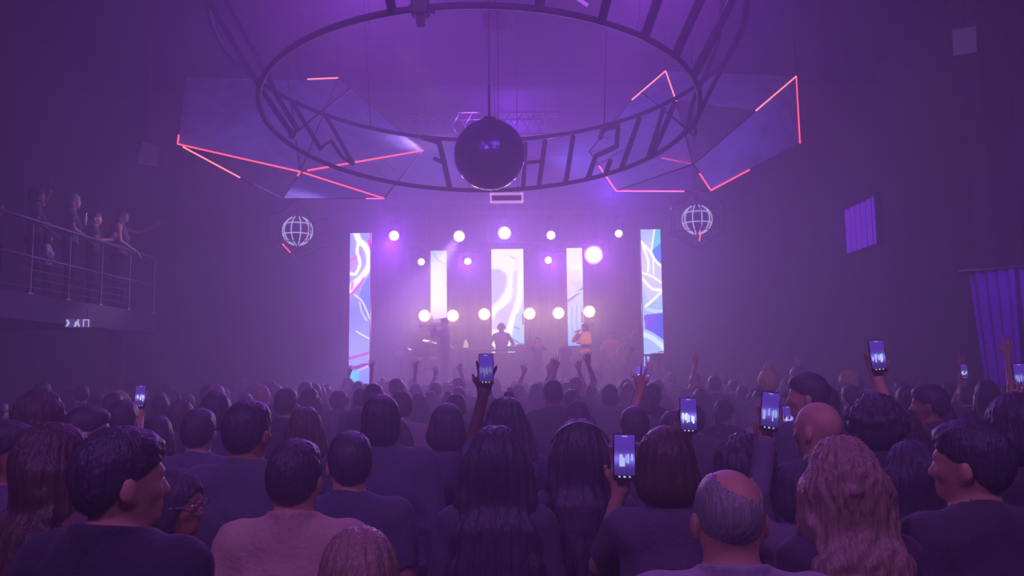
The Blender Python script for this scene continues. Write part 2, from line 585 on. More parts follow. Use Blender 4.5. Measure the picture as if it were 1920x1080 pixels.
def figure(name, h=0.011, head=(0, 0, 0), hair='short', long=0.45, sex='m', arms=None, top='shirt', sleeve='short',
           bulk=1.0, sit=False, lean=0.0, beard=False, face=True, messy=0.0, dress=False, collar=False, hairwide=1.0):
    """builds the meshes of one person standing at the origin, facing +y, 1.72 m tall.
    head: yaw, pitch, tilt; arms: {side: (target, dict)}; returns {part: mesh}"""
    F_ = sex == 'f'
    shw = (0.150 if F_ else 0.176) * (0.5 + 0.5 * bulk)
    body = []; cl = []; leg = []; shoes = []
    # head
    N = A(0, 0.015 + lean * 0.5, 1.485)
    HM = rot(*head)
    def hp(x, y, z):                     # head local, origin at the base of the skull
        return N + HM @ A(x, y, z)
    body += [ell(hp(0, -0.005, 0.142), (0.077, 0.096, 0.092), HM, 0.01),
             ell(hp(0, 0.028, 0.085), (0.058, 0.066, 0.078), HM, 0.03),
             ell(hp(0, 0.066, 0.032), (0.028, 0.026, 0.022), HM, 0.03),
             cone(hp(0, 0.090, 0.125), hp(0, 0.106, 0.088), 0.008, 0.013, 0.012),
             cone(hp(-0.012, 0.096, 0.084), hp(0.012, 0.096, 0.084), 0.008, 0.008, 0.008),
             cone(hp(-0.034, 0.080, 0.138), hp(0.034, 0.080, 0.138), 0.012, 0.012, 0.015),
             cone(hp(-0.018, 0.090, 0.060), hp(0.018, 0.090, 0.060), 0.007, 0.007, 0.006),
             cone(hp(-0.015, 0.088, 0.048), hp(0.015, 0.088, 0.048), 0.007, 0.007, 0.006)]
    for s in (-1, 1):
        body += [ell(hp(s * 0.082, -0.004, 0.105), (0.011, 0.020, 0.031), HM, 0.004),
                 ell(hp(s * 0.070, 0.004, 0.080), (0.010, 0.014, 0.014), HM, 0.006),
                 ell(hp(s * 0.042, 0.064, 0.095), (0.018, 0.018, 0.018), HM, 0.02)]
    nr = (0.048 if F_ else 0.058) * (0.6 + 0.4 * bulk)
    body += [cone((0, 0.0 + lean * .4, 1.40), hp(0, -0.005, 0.07), nr * 1.08, nr * 0.95, 0.03)]
    # torso
    W = bulk
    torso = [ell((0, 0, 0.93), (0.165 * W, 0.115 * W, 0.12), None, 0.05),
             ell((0, 0.005, 1.09), ((0.125 if F_ else 0.148) * W, 0.095 * W, 0.13), None, 0.06),
             ell((0, 0.005, 1.27), ((0.142 if F_ else 0.172) * W, 0.105 * W, 0.16), None, 0.06),
             cone((-shw + .03, 0, 1.405), (shw - .03, 0, 1.405), 0.056 * W, 0.056 * W, 0.05),
             cone((-0.055, -0.012, 1.43), (0.055, -0.012, 1.43), 0.05, 0.05, 0.05)]
    if F_:
        for s in (-1, 1):
            torso.append(ell((s * 0.07, 0.085, 1.24), (0.06, 0.055, 0.06), None, 0.03))
    body += torso
    cl += torso
    cl.append(cone((0, 0.0 + lean * .4, 1.39), (0, -0.004, 1.46), nr * 1.12, nr * 0.98, 0.04))
    # legs
    for s in (-1, 1):
        hip, kn, an = A(s * 0.09, 0, 0.90), A(s * 0.10, 0.015, 0.49), A(s * 0.105, -0.01, 0.09)
        if sit:
            kn = A(s * 0.12, 0.42, 0.86); an = A(s * 0.12, 0.44, 0.44)
        L = [cone(hip, kn, 0.083 * W, 0.056, 0.04), cone(kn, an, 0.056, 0.037, 0.02)]
        body += L; leg += L
        toe = an + A(s * 0.015, 0.15, -0.045)
        ft = [cone(an + A(0, -0.02, -0.035), toe, 0.036, 0.030, 0.03), cone(an, an + A(0, -0.02, -0.04), 0.038, 0.038, 0.02)]
        body += ft
        shoes.append([cone(an + A(0, -0.02, -0.035), toe, 0.040, 0.036, 0.03), cone(an + A(0, -0.01, 0.02), an + A(0, -0.02, -0.035), 0.045, 0.042, 0.03)])
    # arms
    arms = arms or {}
    hands = {}
    for s in (-1, 1):
        S = A(s * shw, 0, 1.405)
        spec = arms.get(s)
        ar = (0.042 if F_ else 0.050) * (0.5 + 0.5 * W)
        if spec is None:
            E, H = S + A(s * 0.045, -0.03, -0.275), S + A(s * 0.055, 0.035, -0.52)
            hd = hand(H + A(0, 0.004, -0.012), A(-s * 0.05, 0.12, -1), A(-s, 0.1, 0), 1 if s > 0 else -1, 0.35, 0.1)
            Hs = H
        else:
            T, kw = spec
            T = A(*T)
            E, H = ik(S, T, 0.285, 0.262, A(*kw.get('bend', (s * 0.7, -0.3, -0.6))))
            up = unit(H - S)
            if up[2] > 0.3:
                S = S + A(0, 0, 0.02)
            fd = A(*kw.get('dir', tuple(unit(H - E)))); pn = A(*kw.get('palm', (0, 1, 0)))
            th = kw.get('thumb', s)
            hd = hand(H, fd, pn, th, kw.get('curl', 0.3), kw.get('spread', 0.25), two=kw.get('two', False))
        hands[s] = H
        body += [cone(S, E, ar, ar * 0.80, 0.04), cone(E, H, ar * 0.80, 0.026, 0.015)] + hd
        cl.append(cone(S, E, ar * 1.05, ar * 0.95, 0.03, 0.0 if sleeve != 'short' else -0.09)) if sleeve != 'none' else None
        if sleeve == 'long':
            cl.append(cone(E, H, ar * 0.92, 0.034, 0.02, 0.0))
    out = {}
    g = Field(body, h)
    out['body'] = g.mesh(name + '_body')
    # clothing
    th = {'shirt': 0.011, 'jacket': 0.022, 'dress': 0.012}[top]
    if collar:
        cl.append(cone((0, -0.012, 1.40), (0, -0.010, 1.515), nr * 1.22, nr * 1.08, 0.012, 0.004))
    g = Field(cl, h, th)
    hem = 0.86 if top != 'jacket' else 0.80
    def cutter(X, Y, Z):
        neck = np.sqrt((X / 1.1) ** 2 + ((Y - 0.03) / 1.0) ** 2 + ((Z - 1.522) / (1.0)) ** 2)
        if sleeve == 'none':
            n2 = np.maximum(hem - Z, 0.075 - neck)
            return np.maximum(n2, np.where(Z > 1.30, np.abs(X) - shw + 0.02, -1))
        if collar:
            return np.maximum(hem - Z, Z - 1.505 + 0.22 * Y) + 0 * X
        return np.maximum(hem - Z, (0.070 if top != 'jacket' else 0.063) - neck) + 0 * X
    g.displace(lambda X, Y, Z: 0.0035 * np.sin(X * 37 + Z * 21 + np.sin(Y * 31 + Z * 13) * 1.7) * np.cos(Z * 29 + X * 17))
    g.cut(cutter)
    out['top'] = g.mesh(name + '_top')
    if dress:
        sk = [ell((0, 0, 0.93), (0.165 * W, 0.115 * W, 0.12), None, 0.05), cone((0, 0, 0.95), (0, 0.01, 0.5), 0.13, 0.19, 0.05, 0.0)]
        g = Field(sk, max(h, 0.013), 0.012)
        g.cut(lambda X, Y, Z: Z - 0.97 + 0 * X + 0 * Y)
        out['skirt'] = g.mesh(name + '_skirt')
    else:
        g = Field([ell((0, 0, 0.93), (0.165 * W, 0.115 * W, 0.12), None, 0.05)] + leg, max(h, 0.013), 0.013)
        g.cut(lambda X, Y, Z: np.maximum(Z - 0.97, 0.10 - Z) + 0 * X + 0 * Y)
        out['trousers'] = g.mesh(name + '_trousers')
    for s_ in shoes:
        g = Field(s_, 0.012, 0.004)
        g.cut(lambda X, Y, Z: (g.ax[2][0] * 0 + 0.0 - Z) + 0 * X + 0 * Y)
        out.setdefault('shoes', []).append(g.mesh(name + '_shoe'))
    # hair
    if hair != 'none':
        hg = 0.013 if hair in ('short', 'buzz', 'thin') else 0.018
        if hair in ('buzz', 'thin'): hg = 0.0045
        pr = [ell(hp(0, -0.007, 0.144), (0.077 + hg * .75, 0.096 + hg * .8, 0.092 + hg), HM, 0.01)]
        if hair == 'short':
            pr.append(ell(hp(0, -0.03, 0.11), (0.076, 0.072, 0.075), HM, 0.02))
            pr.append(ell(hp(0.0, 0.020, 0.200), (0.062, 0.075, 0.034), HM, 0.03))
        if hair in ('long', 'wavy'):
            ww = hairwide
            k0 = A(*hp(0, -0.05, 0.10)); z0 = k0[2]
            pr.append(ell(hp(0, -0.02, 0.10), (0.094 * ww, 0.092, 0.095), HM, 0.02))
            z1 = z0 - long
            steps = 7
            for i in range(steps):
                t = i / (steps - 1)
                z = z0 + (z1 - z0) * t
                cx, cy = k0[0] * (1 - t) , min(k0[1] * (1 - t) + (-0.125) * t, -0.07) if z < 1.45 else k0[1]
                w = (0.094 + 0.045 * math.sin(t * 2.2)) * ww * (1 - 0.25 * max(0, t - .75) * 4 * .6)
                pr.append(ell((cx, cy - 0.02 * t, z), (w, 0.050, long / steps * 0.95), rot(head[0] * (1 - t)), 0.04))
            for s in (-1, 1):
                pr.append(cone(hp(s * 0.078 * ww, -0.005, 0.10), (s * 0.105 * ww + hp(0, 0, 0)[0], 0.0, 1.38), 0.028, 0.034, 0.04))
        if hair == 'bob':
            pr.append(ell(hp(0, -0.025, 0.075), (0.102 * hairwide, 0.090, 0.085), HM, 0.03))
        if hair in ('bun', 'topbun'):
            pr.append(ell(hp(0, -0.115, 0.165) if hair == 'bun' else hp(0, -0.03, 0.265), (0.045, 0.042, 0.042), HM, 0.012))
            pr.append(ell(hp(0, -0.03, 0.11), (0.076, 0.072, 0.075), HM, 0.02))
        if hair == 'pony':
            pr.append(ell(hp(0, -0.03, 0.11), (0.076, 0.072, 0.075), HM, 0.02))
            p0 = hp(0, -0.105, 0.175); p1 = hp(0, -0.165, 0.12); p2 = A(p1[0], p1[1] - .01, p1[2] - long * .6)
            pr += [cone(p0, p1, 0.024, 0.034, 0.02), cone(p1, p2, 0.036, 0.020, 0.02)]
        if hair == 'curly':
            rg = random.Random(name)
            pr.append(ell(hp(0, -0.02, 0.12), (0.115 * hairwide, 0.115, 0.115), HM, 0.02))
            for i in range(46):
                a = rg.uniform(0, 6.283); b = rg.uniform(-0.5, 1.5)
                pr.append(ell(hp(0.108 * hairwide * math.cos(a) * math.cos(b), -0.02 + 0.108 * math.sin(a) * math.cos(b), 0.12 + 0.11 * math.sin(b)), (0.024,) * 3, None, 0.012))
        if hair == 'parted':
            pr.append(ell(hp(0, -0.025, 0.105), (0.084, 0.080, 0.085), HM, 0.02))
            for s in (-1, 1):
                a = hp(s * 0.070, -0.045, 0.11)
                pr += [cone(a, (s * 0.10, -0.05, 1.36), 0.026, 0.020, 0.01), cone((s * 0.10, -0.05, 1.36), (s * 0.11, -0.05, 1.16), 0.020, 0.014, 0.01)]
        g = Field(pr, h * 0.85)
        Mi = HM.T
        def loc(X, Y, Z):
            dx, dy, dz = X - N[0], Y - N[1], Z - N[2]
            return [Mi[k, 0] * dx + Mi[k, 1] * dy + Mi[k, 2] * dz for k in range(3)]
        if hair in ('long', 'wavy', 'bob', 'parted', 'curly', 'pony', 'bun', 'topbun'):
            amp = {'wavy': 0.0038, 'long': 0.003, 'curly': 0.004}.get(hair, 0.0025)
            def strands(X, Y, Z):
                x, y, z = loc(X, Y, Z)
                an = np.arctan2(x, -y + 0.02)
                wob = (2.2 if hair == 'wavy' else 0.5) * np.sin(Z * 26 + 3 * np.sin(an * 3)) + (1.2 if hair == 'wavy' else .3) * np.sin(Z * 57 + an * 5)
                part = 0.006 * np.exp(-(x / 0.008) ** 2) * (z > 0.17) if hair in ('long', 'wavy', 'parted') else 0
                return amp * (np.sin(an * 23 + wob) + 0.6 * np.sin(an * 41 - wob * 1.3)) + part
            g.displace(strands)
        elif hair == 'short':
            g.displace(lambda X, Y, Z: (0.003 + messy) * np.sin(X * 190 + 2 * np.sin(Z * 120)) * np.sin(Z * 170 + Y * 140))
        def facecut(X, Y, Z):
            x, y, z = loc(X, Y, Z)
            if hair in ('short', 'buzz', 'thin'):
                # hairline: forehead high, temples, ears free, nape low
                line = np.interp(y, [-.11, -.06, -.03, 0.0, .03, .06, .1], [.035, .05, .085, .125, .135, .155, .168])
                c = (line - z) * 0.8
                if hair == 'thin':
                    crown = np.sqrt(((x - 0.012) / 1.0) ** 2 + ((y + 0.045) / 1.0) ** 2)
                    c = np.maximum(c, np.where(z > 0.14, np.where(y > -0.02, 0.044 - np.abs(x - 0.008), 0.048 - crown), -1))
                return c + 0 * (x + y + z)
            if hair in ('bun', 'topbun', 'pony'):
                line = np.interp(y, [-.11, -.06, -.03, 0.0, .03, .06, .1], [.045, .06, .09, .125, .135, .155, .168])
                body_ = line - z
                if hair == 'pony': body_ = np.where(y < -0.10, -1, body_)
                return body_ + 0 * (x + y + z)
            # open in front of the face
            fc = np.sqrt((x / 0.068) ** 2 + ((z - 0.085) / 0.085) ** 2)
            return np.where(y > 0.02, (1 - fc) * 0.06, -1) + 0 * (x + y + z)
        g.cut(facecut)
        if hair == 'thin':
            pass
        # keep the shell outside the skull only: drop the inner half
        out['hair'] = g.mesh(name + '_hair')
    if beard:
        g = Field([ell(hp(0, 0.03, 0.068), (0.067, 0.072, 0.070), HM, 0.02), ell(hp(0, 0.070, 0.030), (0.034, 0.030, 0.030), HM, 0.03)], h * .85)
        Mi = HM.T
        def bc(X, Y, Z):
            dx, dy, dz = X - N[0], Y - N[1], Z - N[2]
            z = Mi[2, 0] * dx + Mi[2, 1] * dy + Mi[2, 2] * dz; y = Mi[1, 0] * dx + Mi[1, 1] * dy + Mi[1, 2] * dz
            return np.maximum(z - 0.072 + 0 * X, 0.0 - y)
        g.cut(bc)
        out['beard'] = g.mesh(name + '_beard')
    out['eyes'] = [tuple(hp(s * 0.031, 0.079, 0.117)) for s in (-1, 1)] if face else []
    out['hands'] = hands
    out['head'] = (N, HM)
    return out

_eye_mesh = [None]
def eye_mesh():
    if _eye_mesh[0] is None:
        m = MB()
        prof = [(0.0135 * math.sin(a), -0.0135 * math.cos(a)) for a in [0.05 + i * (math.pi - .1) / 9 for i in range(10)]]
        m.lathe(prof, 12)
        o = m.build('eye', EYE)
        me = o.data
        me.materials.append(IRIS)
        for p in me.polygons:
            if p.center.z > 0.0118: p.material_index = 1
        bpy.data.objects.remove(o)
        _eye_mesh[0] = me
    return _eye_mesh[0]

TOPNAME = {'shirt': 'shirt', 'jacket': 'jacket', 'dress': 'dress'}
def place_figure(fig, loc, yaw, height, label, group=None, skin=None, hairm=None, topm=None, legm=None, topname='shirt', shoem=None, cat='person'):
    root = empty('person', loc, yaw, height / 1.72)
    tag(root, label, cat, group)
    def part(nm, me, m, parent=root):
        o = bpy.data.objects.new(nm, me)
        COL.objects.link(o); o.parent = parent
        if not me.materials: me.materials.append(m)
        o.material_slots[0].link = 'OBJECT'; o.material_slots[0].material = m
        return o
    part('body', fig['body'], skin or SKIN_ANY)
    part(topname, fig['top'], topm or CLOTH_ANY)
    if 'skirt' in fig: part('skirt', fig['skirt'], legm or CLOTH_ANY)
    if 'trousers' in fig: part('trousers', fig['trousers'], legm or DENIM)
    for me in fig['shoes']: part('shoe', me, shoem or SHOE)
    if 'hair' in fig: part('hair', fig['hair'], hairm or HAIR_ANY)
    if 'beard' in fig: part('beard', fig['beard'], hairm or HAIR_ANY)
    HM = fig['head'][1]
    for e in fig['eyes']:
        o = bpy.data.objects.new('eye', eye_mesh())
        COL.objects.link(o); o.parent = root
        d = Vector(HM @ A(0, 1, 0))
        o.location = e; o.rotation_euler = d.to_track_quat('Z', 'Y').to_euler()
    return root

def to_local(P, loc, yaw, height):
    s = height / 1.72
    v = Matrix.Rotation(-yaw, 3, 'Z') @ (Vector(P) - Vector(loc))
    return A(v.x / s, v.y / s, v.z / s)
# ---------------------------------------------------------------- the hall
XL, XR, YB, YF, ZC = -9.5, 8.2, 27.5, -5.0, 8.6
M_WALL = mat('painted_wall', srgb(112, 104, 118), 0.9, noise=0.25, nscale=1.5, bump=0.1)
M_BACK = mat('black_drape_wall', srgb(70, 62, 78), 0.95, noise=0.2, nscale=2.0, bump=0.1)
M_CEIL = mat('dark_ceiling', srgb(96, 88, 104), 0.95, noise=0.2, nscale=1.2, bump=0.1)
M_FLOOR = mat('dark_floor', srgb(48, 44, 48), 0.5, noise=0.3, nscale=4, bump=0.05)
M_STEEL = mat('black_steel', srgb(30, 28, 34), 0.5, 0.3, noise=0.2, nscale=30, bump=0.05)
M_ALU = mat('aluminium', srgb(170, 168, 176), 0.35, 0.9, noise=0.15, nscale=40)
M_BLACK = mat('black_plastic', srgb(20, 19, 22), 0.45, noise=0.2, nscale=50)
M_CABLE = mat('black_cable', srgb(16, 15, 18), 0.7)

def struct(name, mb, m):
    return tag(mb.build(name, m), kind='structure')
struct('floor', MB().box(((XL + XR) / 2, (YB + YF) / 2, -0.1), (XR - XL + .6, YB - YF + .6, 0.2)), M_FLOOR)
struct('ceiling', MB().box(((XL + XR) / 2, (YB + YF) / 2, ZC + 0.1), (XR - XL + .6, YB - YF + .6, 0.2)), M_CEIL)
struct('wall_left', MB().box((XL - 0.1, (YB + YF) / 2, ZC / 2), (0.2, YB - YF, ZC)), M_WALL)
struct('wall_right', MB().box((XR + 0.1, (YB + YF) / 2, ZC / 2), (0.2, YB - YF, ZC)), M_WALL)
struct('wall_back', MB().box(((XL + XR) / 2, YB + 0.1, ZC / 2), (XR - XL + .4, 0.2, ZC)), M_BACK)
struct('wall_front', MB().box(((XL + XR) / 2, YF - 0.1, ZC / 2), (XR - XL + .4, 0.2, ZC)), M_WALL)

# ceiling beams (structure)
for i, yb in enumerate((4.0, 10.5, 17.5, 23.5)):
    struct('trim_%d' % (i + 1), MB().box(((XL + XR) / 2, yb, ZC - 0.2), (XR - XL, 0.28, 0.4)), M_CEIL)
# shallow round ceiling rose above the mirror ball
struct('trim_5', MB().lathe([(0.95, 0), (1.0, 0.06), (1.0, 0.16)], 40, Matrix.Translation((0.05, 12.3, ZC - 0.16))), M_CEIL)

# pillars on the right
M_PIL = mat('pillar_paint', srgb(120, 108, 126), 0.85, noise=0.2, nscale=3, bump=0.1)
def pillar(x, y, w, d):
    p = MB().bevbox((x, y, ZC / 2), (w, d, ZC), 0.03)
    p.bevbox((x, y, 0.12), (w + .06, d + .06, 0.24), 0.02)
    return tag(p.build('pillar', M_PIL), kind='structure')
pillar(7.55, 12.35, 0.5, 0.5)

# ------------------------------------------------ balcony on the left
BX, BY0, BY1, BZ = -6.6, 8.0, 14.8, 2.95
bal = MB().box(((XL + BX) / 2, (BY0 + BY1) / 2, BZ - 0.12), (BX - XL, BY1 - BY0, 0.24))
bal.box((BX - 0.03, (BY0 + BY1) / 2, BZ - 0.14), (0.1, BY1 - BY0 + .1, 0.36))
tag(bal.build('balcony_slab', M_WALL), kind='structure')
for i, y in enumerate((8.6, 13.95)):
    tag(MB().bevbox((BX - 0.25, y, (BZ - .24) / 2), (0.22, 0.22, BZ - 0.24), 0.02).build('pillar', M_PIL), kind='structure')
struct('wall_under_balcony', MB().box((-9.2, 11.4, 1.35), (0.12, 6.8, 2.7)), M_WALL)
rail = tag(empty('balcony_railing', (BX, BY0, BZ)), 'slim metal railing with thin wires along the balcony edge', 'railing')
def rel(o, root):
    o.parent = root
    o.matrix_parent_inverse = Matrix.Translation(-root.location)
    return o
M_RAIL = mat('rail_steel', srgb(150, 140, 160), 0.35, 0.7, noise=0.1, nscale=30)
ys = np.linspace(BY0 + .1, BY1 - .1, 8)
for y in ys:
    b = MB().box((BX, y, BZ + 0.5), (0.04, 0.012, 1.0)); b.box((BX, y, BZ + 0.05), (0.05, 0.1, 0.02))
    rel(b.build('post', M_RAIL), rail)
rel(MB().tube([(BX, BY0, BZ + 1.07), (BX, BY1, BZ + 1.07)], 0.024).build('handrail', M_RAIL), rail)
rel(MB().tube([(BX, BY0, BZ + .56), (BX, BY1, BZ + .56)], 0.018).build('middle_rail', M_RAIL), rail)
for k in range(4):
    rel(MB().tube([(BX, BY0, BZ + 0.14 + .12 * k), (BX, BY1, BZ + 0.14 + .12 * k)], 0.005, 6).build('wire', M_RAIL), rail)

# illuminated exit sign under the balcony
ex = tag(empty('exit_sign', at(146, 606, 11.9)), 'small illuminated exit sign with a pale arrow under the balcony edge', 'sign')
ex_m = Matrix.Translation(at(146, 606, 11.9)) @ Matrix.Rotation(R(16), 4, 'Z')
rel(MB().bevbox(None, (0.35, 0.05, 0.15), 0.008, M=ex_m).build('housing', mat('sign_white', srgb(190, 186, 200), 0.5)), ex)
M_SIGNF = emit_mat('sign_face', srgb(88, 72, 150), 0.9)
M_SIGNW = emit_mat('sign_white_glow', srgb(205, 190, 235), 1.1)
fm = ex_m @ Matrix.Translation((0, -0.029, 0))
rel(MB().plate([(-.165, -.062), (.165, -.062), (.165, .062), (-.165, .062)], 0.004, fm).build('face', M_SIGNF), ex)
fm2 = ex_m @ Matrix.Translation((0, -0.033, 0))
rel(MB().plate([(-.155, -.05), (-.125, -.05), (-.10, 0), (-.125, .05), (-.155, .05), (-.13, 0)], 0.004, fm2).build('arrow', M_SIGNW), ex)
run = MB().plate([(-.045, -.055), (-.02, -.055), (0, -.02), (.02, -.055), (.04, -.05), (.02, .0), (.022, .025), (.0, .03), (-.03, .02)], 0.004, fm2)
run.lathe([(0.001, 0), (0.013, 0), (0.013, .004)], 10, fm2 @ Matrix.Translation((.012, 0, .043)) @ Matrix.Rotation(R(90), 4, 'X'))
rel(run.build('running_figure', M_SIGNW), ex)
rel(MB().plate([(.075, -.055), (.09, -.055), (.09, .04), (.145, .04), (.145, -.055), (.158, -.055), (.158, .055), (.075, .055)], 0.004, fm2).build('doorway', M_SIGNW), ex)
rel(MB().tube([tuple(ex_m @ Vector((-.12, 0, .07))), tuple(ex_m @ Vector((-.12, 0, .22)))], .005, 6).tube([tuple(ex_m @ Vector((.12, 0, .07))), tuple(ex_m @ Vector((.12, 0, .22)))], .005, 6).build('hanger', M_STEEL), ex)

# floodlight fittings high on the walls
def floodlight(p, yaw, pitch, label, k=1.0):
    root = tag(empty('floodlight', p), label, 'floodlight')
    T = Matrix.Translation(p) @ Matrix.Rotation(yaw, 4, 'Z') @ Matrix.Rotation(pitch, 4, 'X') @ Matrix.Scale(k, 4)
    rel(MB().bevbox(None, (0.34, 0.10, 0.42), 0.03, M=T).build('housing', M_PIL), root)
    rel(MB().plate([(-.145, -.18), (.145, -.18), (.145, .18), (-.145, .18)], 0.02, T @ Matrix.Translation((0, -.056, 0))).build('glass', mat('flood_glass', srgb(225, 215, 235), 0.15)), root)
    br = MB().tube([T @ Vector((-.19, 0, 0)), T @ Vector((-.2, .14, .12)), T @ Vector((.2, .14, .12)), T @ Vector((.19, 0, 0))], 0.014, 6)
    q0 = T @ Vector((0, .14, .12)); br.tube([q0, Vector((q0.x, q0.y, ZC))], 0.02, 6)
    rel(br.build('bracket', M_PIL), root)
    return root
floodlight(at(1808, 76, 11.0), R(-28), R(28), 'pale rectangular floodlight tilted down high on the right wall')
floodlight(at(278, 288, 15.5), R(40), R(30), 'dim floodlight fitting above the balcony on the left', 1.2)

# violet louvre on the right wall, its glow put into the slats
LV = emit_mat('louvre_glow', srgb(98, 34, 200), 1.3)
lw = tag(empty('glowing_louvre', (XR - 0.05, 18.5, 5.2)), 'violet glowing louvre high on the right wall', 'wall light')
ya, yb_ = 17.55, 19.4
fr = MB()
for (y0, y1, z0, z1) in ((ya, ya + .06, 4.55, 5.75), (yb_ - .06, yb_, 4.55, 5.75), (ya, yb_, 4.55, 4.6), (ya, yb_, 5.70, 5.75)):
    fr.box((XR - 0.06, (y0 + y1) / 2, (z0 + z1) / 2), (0.12, y1 - y0, z1 - z0))
rel(fr.build('frame', M_STEEL), lw)
for k in range(6):
    y = ya + .2 + k * .29
    rel(MB().bevbox((XR - 0.06, y, 5.15), (0.05, 0.17, 1.06), 0.012).build('slat', LV), lw)
point('louvre_lamp', (XR - 0.5, 18.5, 5.2), 6, (0.35, 0.08, 1.0), 0.3)

# purple curtains by the right pillar
M_CURT = mat('purple_curtain', srgb(140, 80, 200), 0.8, noise=0.15, nscale=6, bump=0.1)
def curtain(x0, y0, x1, y1, z0, z1, folds, label, shear=0.0):
    n = folds * 8
    vs = []; fs = []
    dx, dy = x1 - x0, y1 - y0
    L = math.hypot(dx, dy); nx_, ny_ = -dy / L, dx / L
    for i in range(n + 1):
        t = i / n
        w = 0.045 * math.sin(t * folds * 2 * math.pi) + 0.012 * math.sin(t * folds * 5)
        for j in range(7):
            v = j / 6
            sh = shear * v * (1 - t)
            k = 0.6 + 0.6 * v
            vs.append((x0 + dx * (t + sh) + nx_ * w * k, y0 + dy * (t + sh) + ny_ * w * k, z1 + (z0 - z1) * v))
    for i in range(n):
        for j in range(6):
            a = i * 7 + j
            fs.append((a, a + 1, a + 8, a + 7))
    o = MB().add(vs, fs, True).build('curtain', M_CURT)
    sm = o.modifiers.new('thickness', 'SOLIDIFY'); sm.thickness = 0.012
    return tag(o, label, 'curtain')
pA, pB = at(1816, 512, 11.7), at(1902, 508, 11.1)
curtain(pA.x, pA.y, pB.x, pB.y, 0.03, pA.z, 4, 'purple lit curtain hanging left of the gap beside the right pillar', 0.42)
pC, pD = at(1911, 505, 11.05), at(1990, 500, 10.5)
curtain(pC.x, pC.y, pD.x, pD.y, 0.03, pC.z, 3, 'purple lit curtain cut off by the right picture edge')
cr = MB().tube([pA + Vector((-.1, .05, .04)), pD + Vector((.1, 0, .04))], 0.02)
cr.tube([pD + Vector((.1, 0, .04)), Vector((XR, pD.y, pD.z + .04))], .02); cr.tube([pA + Vector((-.1, .05, .04)), Vector((7.5, 12.2, pA.z + .04))], .02)
tag(cr.build('curtain_rail', M_RAIL), 'thin metal rail carrying the purple curtains', 'curtain rail')
spot('curtain_light', (5.6, 8.6, 4.6), (7.3, 11.3, 2.2), 260, (0.34, 0.06, 1.0), 46, 0.8, 0.1)

# ------------------------------------------------ stage
SZ = 1.3
stg = MB().box((0, 22.95, SZ / 2 - .006), (12.4, 8.7, SZ - .012))
stg.box((0, 18.57, SZ - 0.09), (12.5, 0.06, 0.14))
tag(stg.build('stage', mat('stage_deck', srgb(40, 36, 46), 0.55, noise=0.3, nscale=6, bump=0.05)), 'low dark stage deck behind the crowd', 'stage')

def drapes():
    n = 200; vs = []; fs = []
    for i in range(n + 1):
        x = -6.2 + 12.4 * i / n
        y = 27.38 + 0.07 * math.sin(i * 0.75) + 0.03 * math.sin(i * 1.9)
        vs += [(x, y, SZ), (x, y, 7.2)]
    for i in range(n):
        fs.append((2 * i, 2 * i + 2, 2 * i + 3, 2 * i + 1))
    o = MB().add(vs, fs, True).build('stage_curtain', mat('stage_drape', srgb(84, 70, 96), 0.95, noise=0.2, nscale=3))
    sm = o.modifiers.new('thickness', 'SOLIDIFY'); sm.thickness = 0.02
    return tag(o, 'dark pleated curtain closing the back of the stage', 'curtain')
drapes()

# ---- pictures shown on the tall screens
def stroke(c, U, V, pts, w, col, asp, soft=0.35):
    """paints a soft-edged line; widths relative to the screen's width"""
    P = np.array(pts, dtype=float)
    # smooth the path
    t = np.linspace(0, len(P) - 1, 6 * len(P))
    i = np.clip(t.astype(int), 0, len(P) - 2); f = (t - i)[:, None]
    m = [(P[min(k + 1, len(P) - 1)] - P[max(k - 1, 0)]) / 2 for k in range(len(P))]
    m = np.array(m)
    f2, f3 = f * f, f * f * f
    Q = (2 * f3 - 3 * f2 + 1) * P[i] + (f3 - 2 * f2 + f) * m[i] + (-2 * f3 + 3 * f2) * P[i + 1] + (f3 - f2) * m[i + 1]
    D = np.full(U.shape, 1e9)
    for k in range(len(Q) - 1):
        a, b = Q[k], Q[k + 1]
        ax, ay, bx, by = a[0], a[1] * asp, b[0], b[1] * asp
        dx, dy = bx - ax, by - ay
        L = dx * dx + dy * dy + 1e-9
        tt = np.clip(((U - ax) * dx + (V * asp - ay) * dy) / L, 0, 1)
        D = np.minimum(D, np.hypot(U - ax - tt * dx, V * asp - ay - tt * dy))
    a_ = np.clip((w / 2 - D) / (w * soft) + 0.5, 0, 1)[..., None]
    return c * (1 - a_) + np.array(col) / 255 * a_
def area(c, U, V, pts, col, asp, soft=0.04):
    """paints a filled polygon"""
    P = np.array(pts, dtype=float)
    inside = np.zeros(U.shape, bool)
    j = len(P) - 1
    for i in range(len(P)):
        xi, yi, xj, yj = P[i][0], P[i][1], P[j][0], P[j][1]
        cond = ((yi > V) != (yj > V)) & (U < (xj - xi) * (V - yi) / (yj - yi + 1e-12) + xi)
        inside ^= cond
        j = i
    a_ = inside[..., None].astype(float) * 0.92
    return c * (1 - a_) + np.array(col) / 255 * a_
def base(U, V, stops):
    vs = [s_[0] for s_ in stops]
    c = np.stack([np.interp(V, vs, [s_[1][k] / 255 for s_ in stops]) for k in range(3)], -1)
    n = np.sin(U * 5 + 3 * np.sin(V * 31)) * np.sin(V * 47 + 2 * np.sin(U * 4))
    return c * (1 + 0.035 * n[..., None])
W_ = (248, 246, 255)
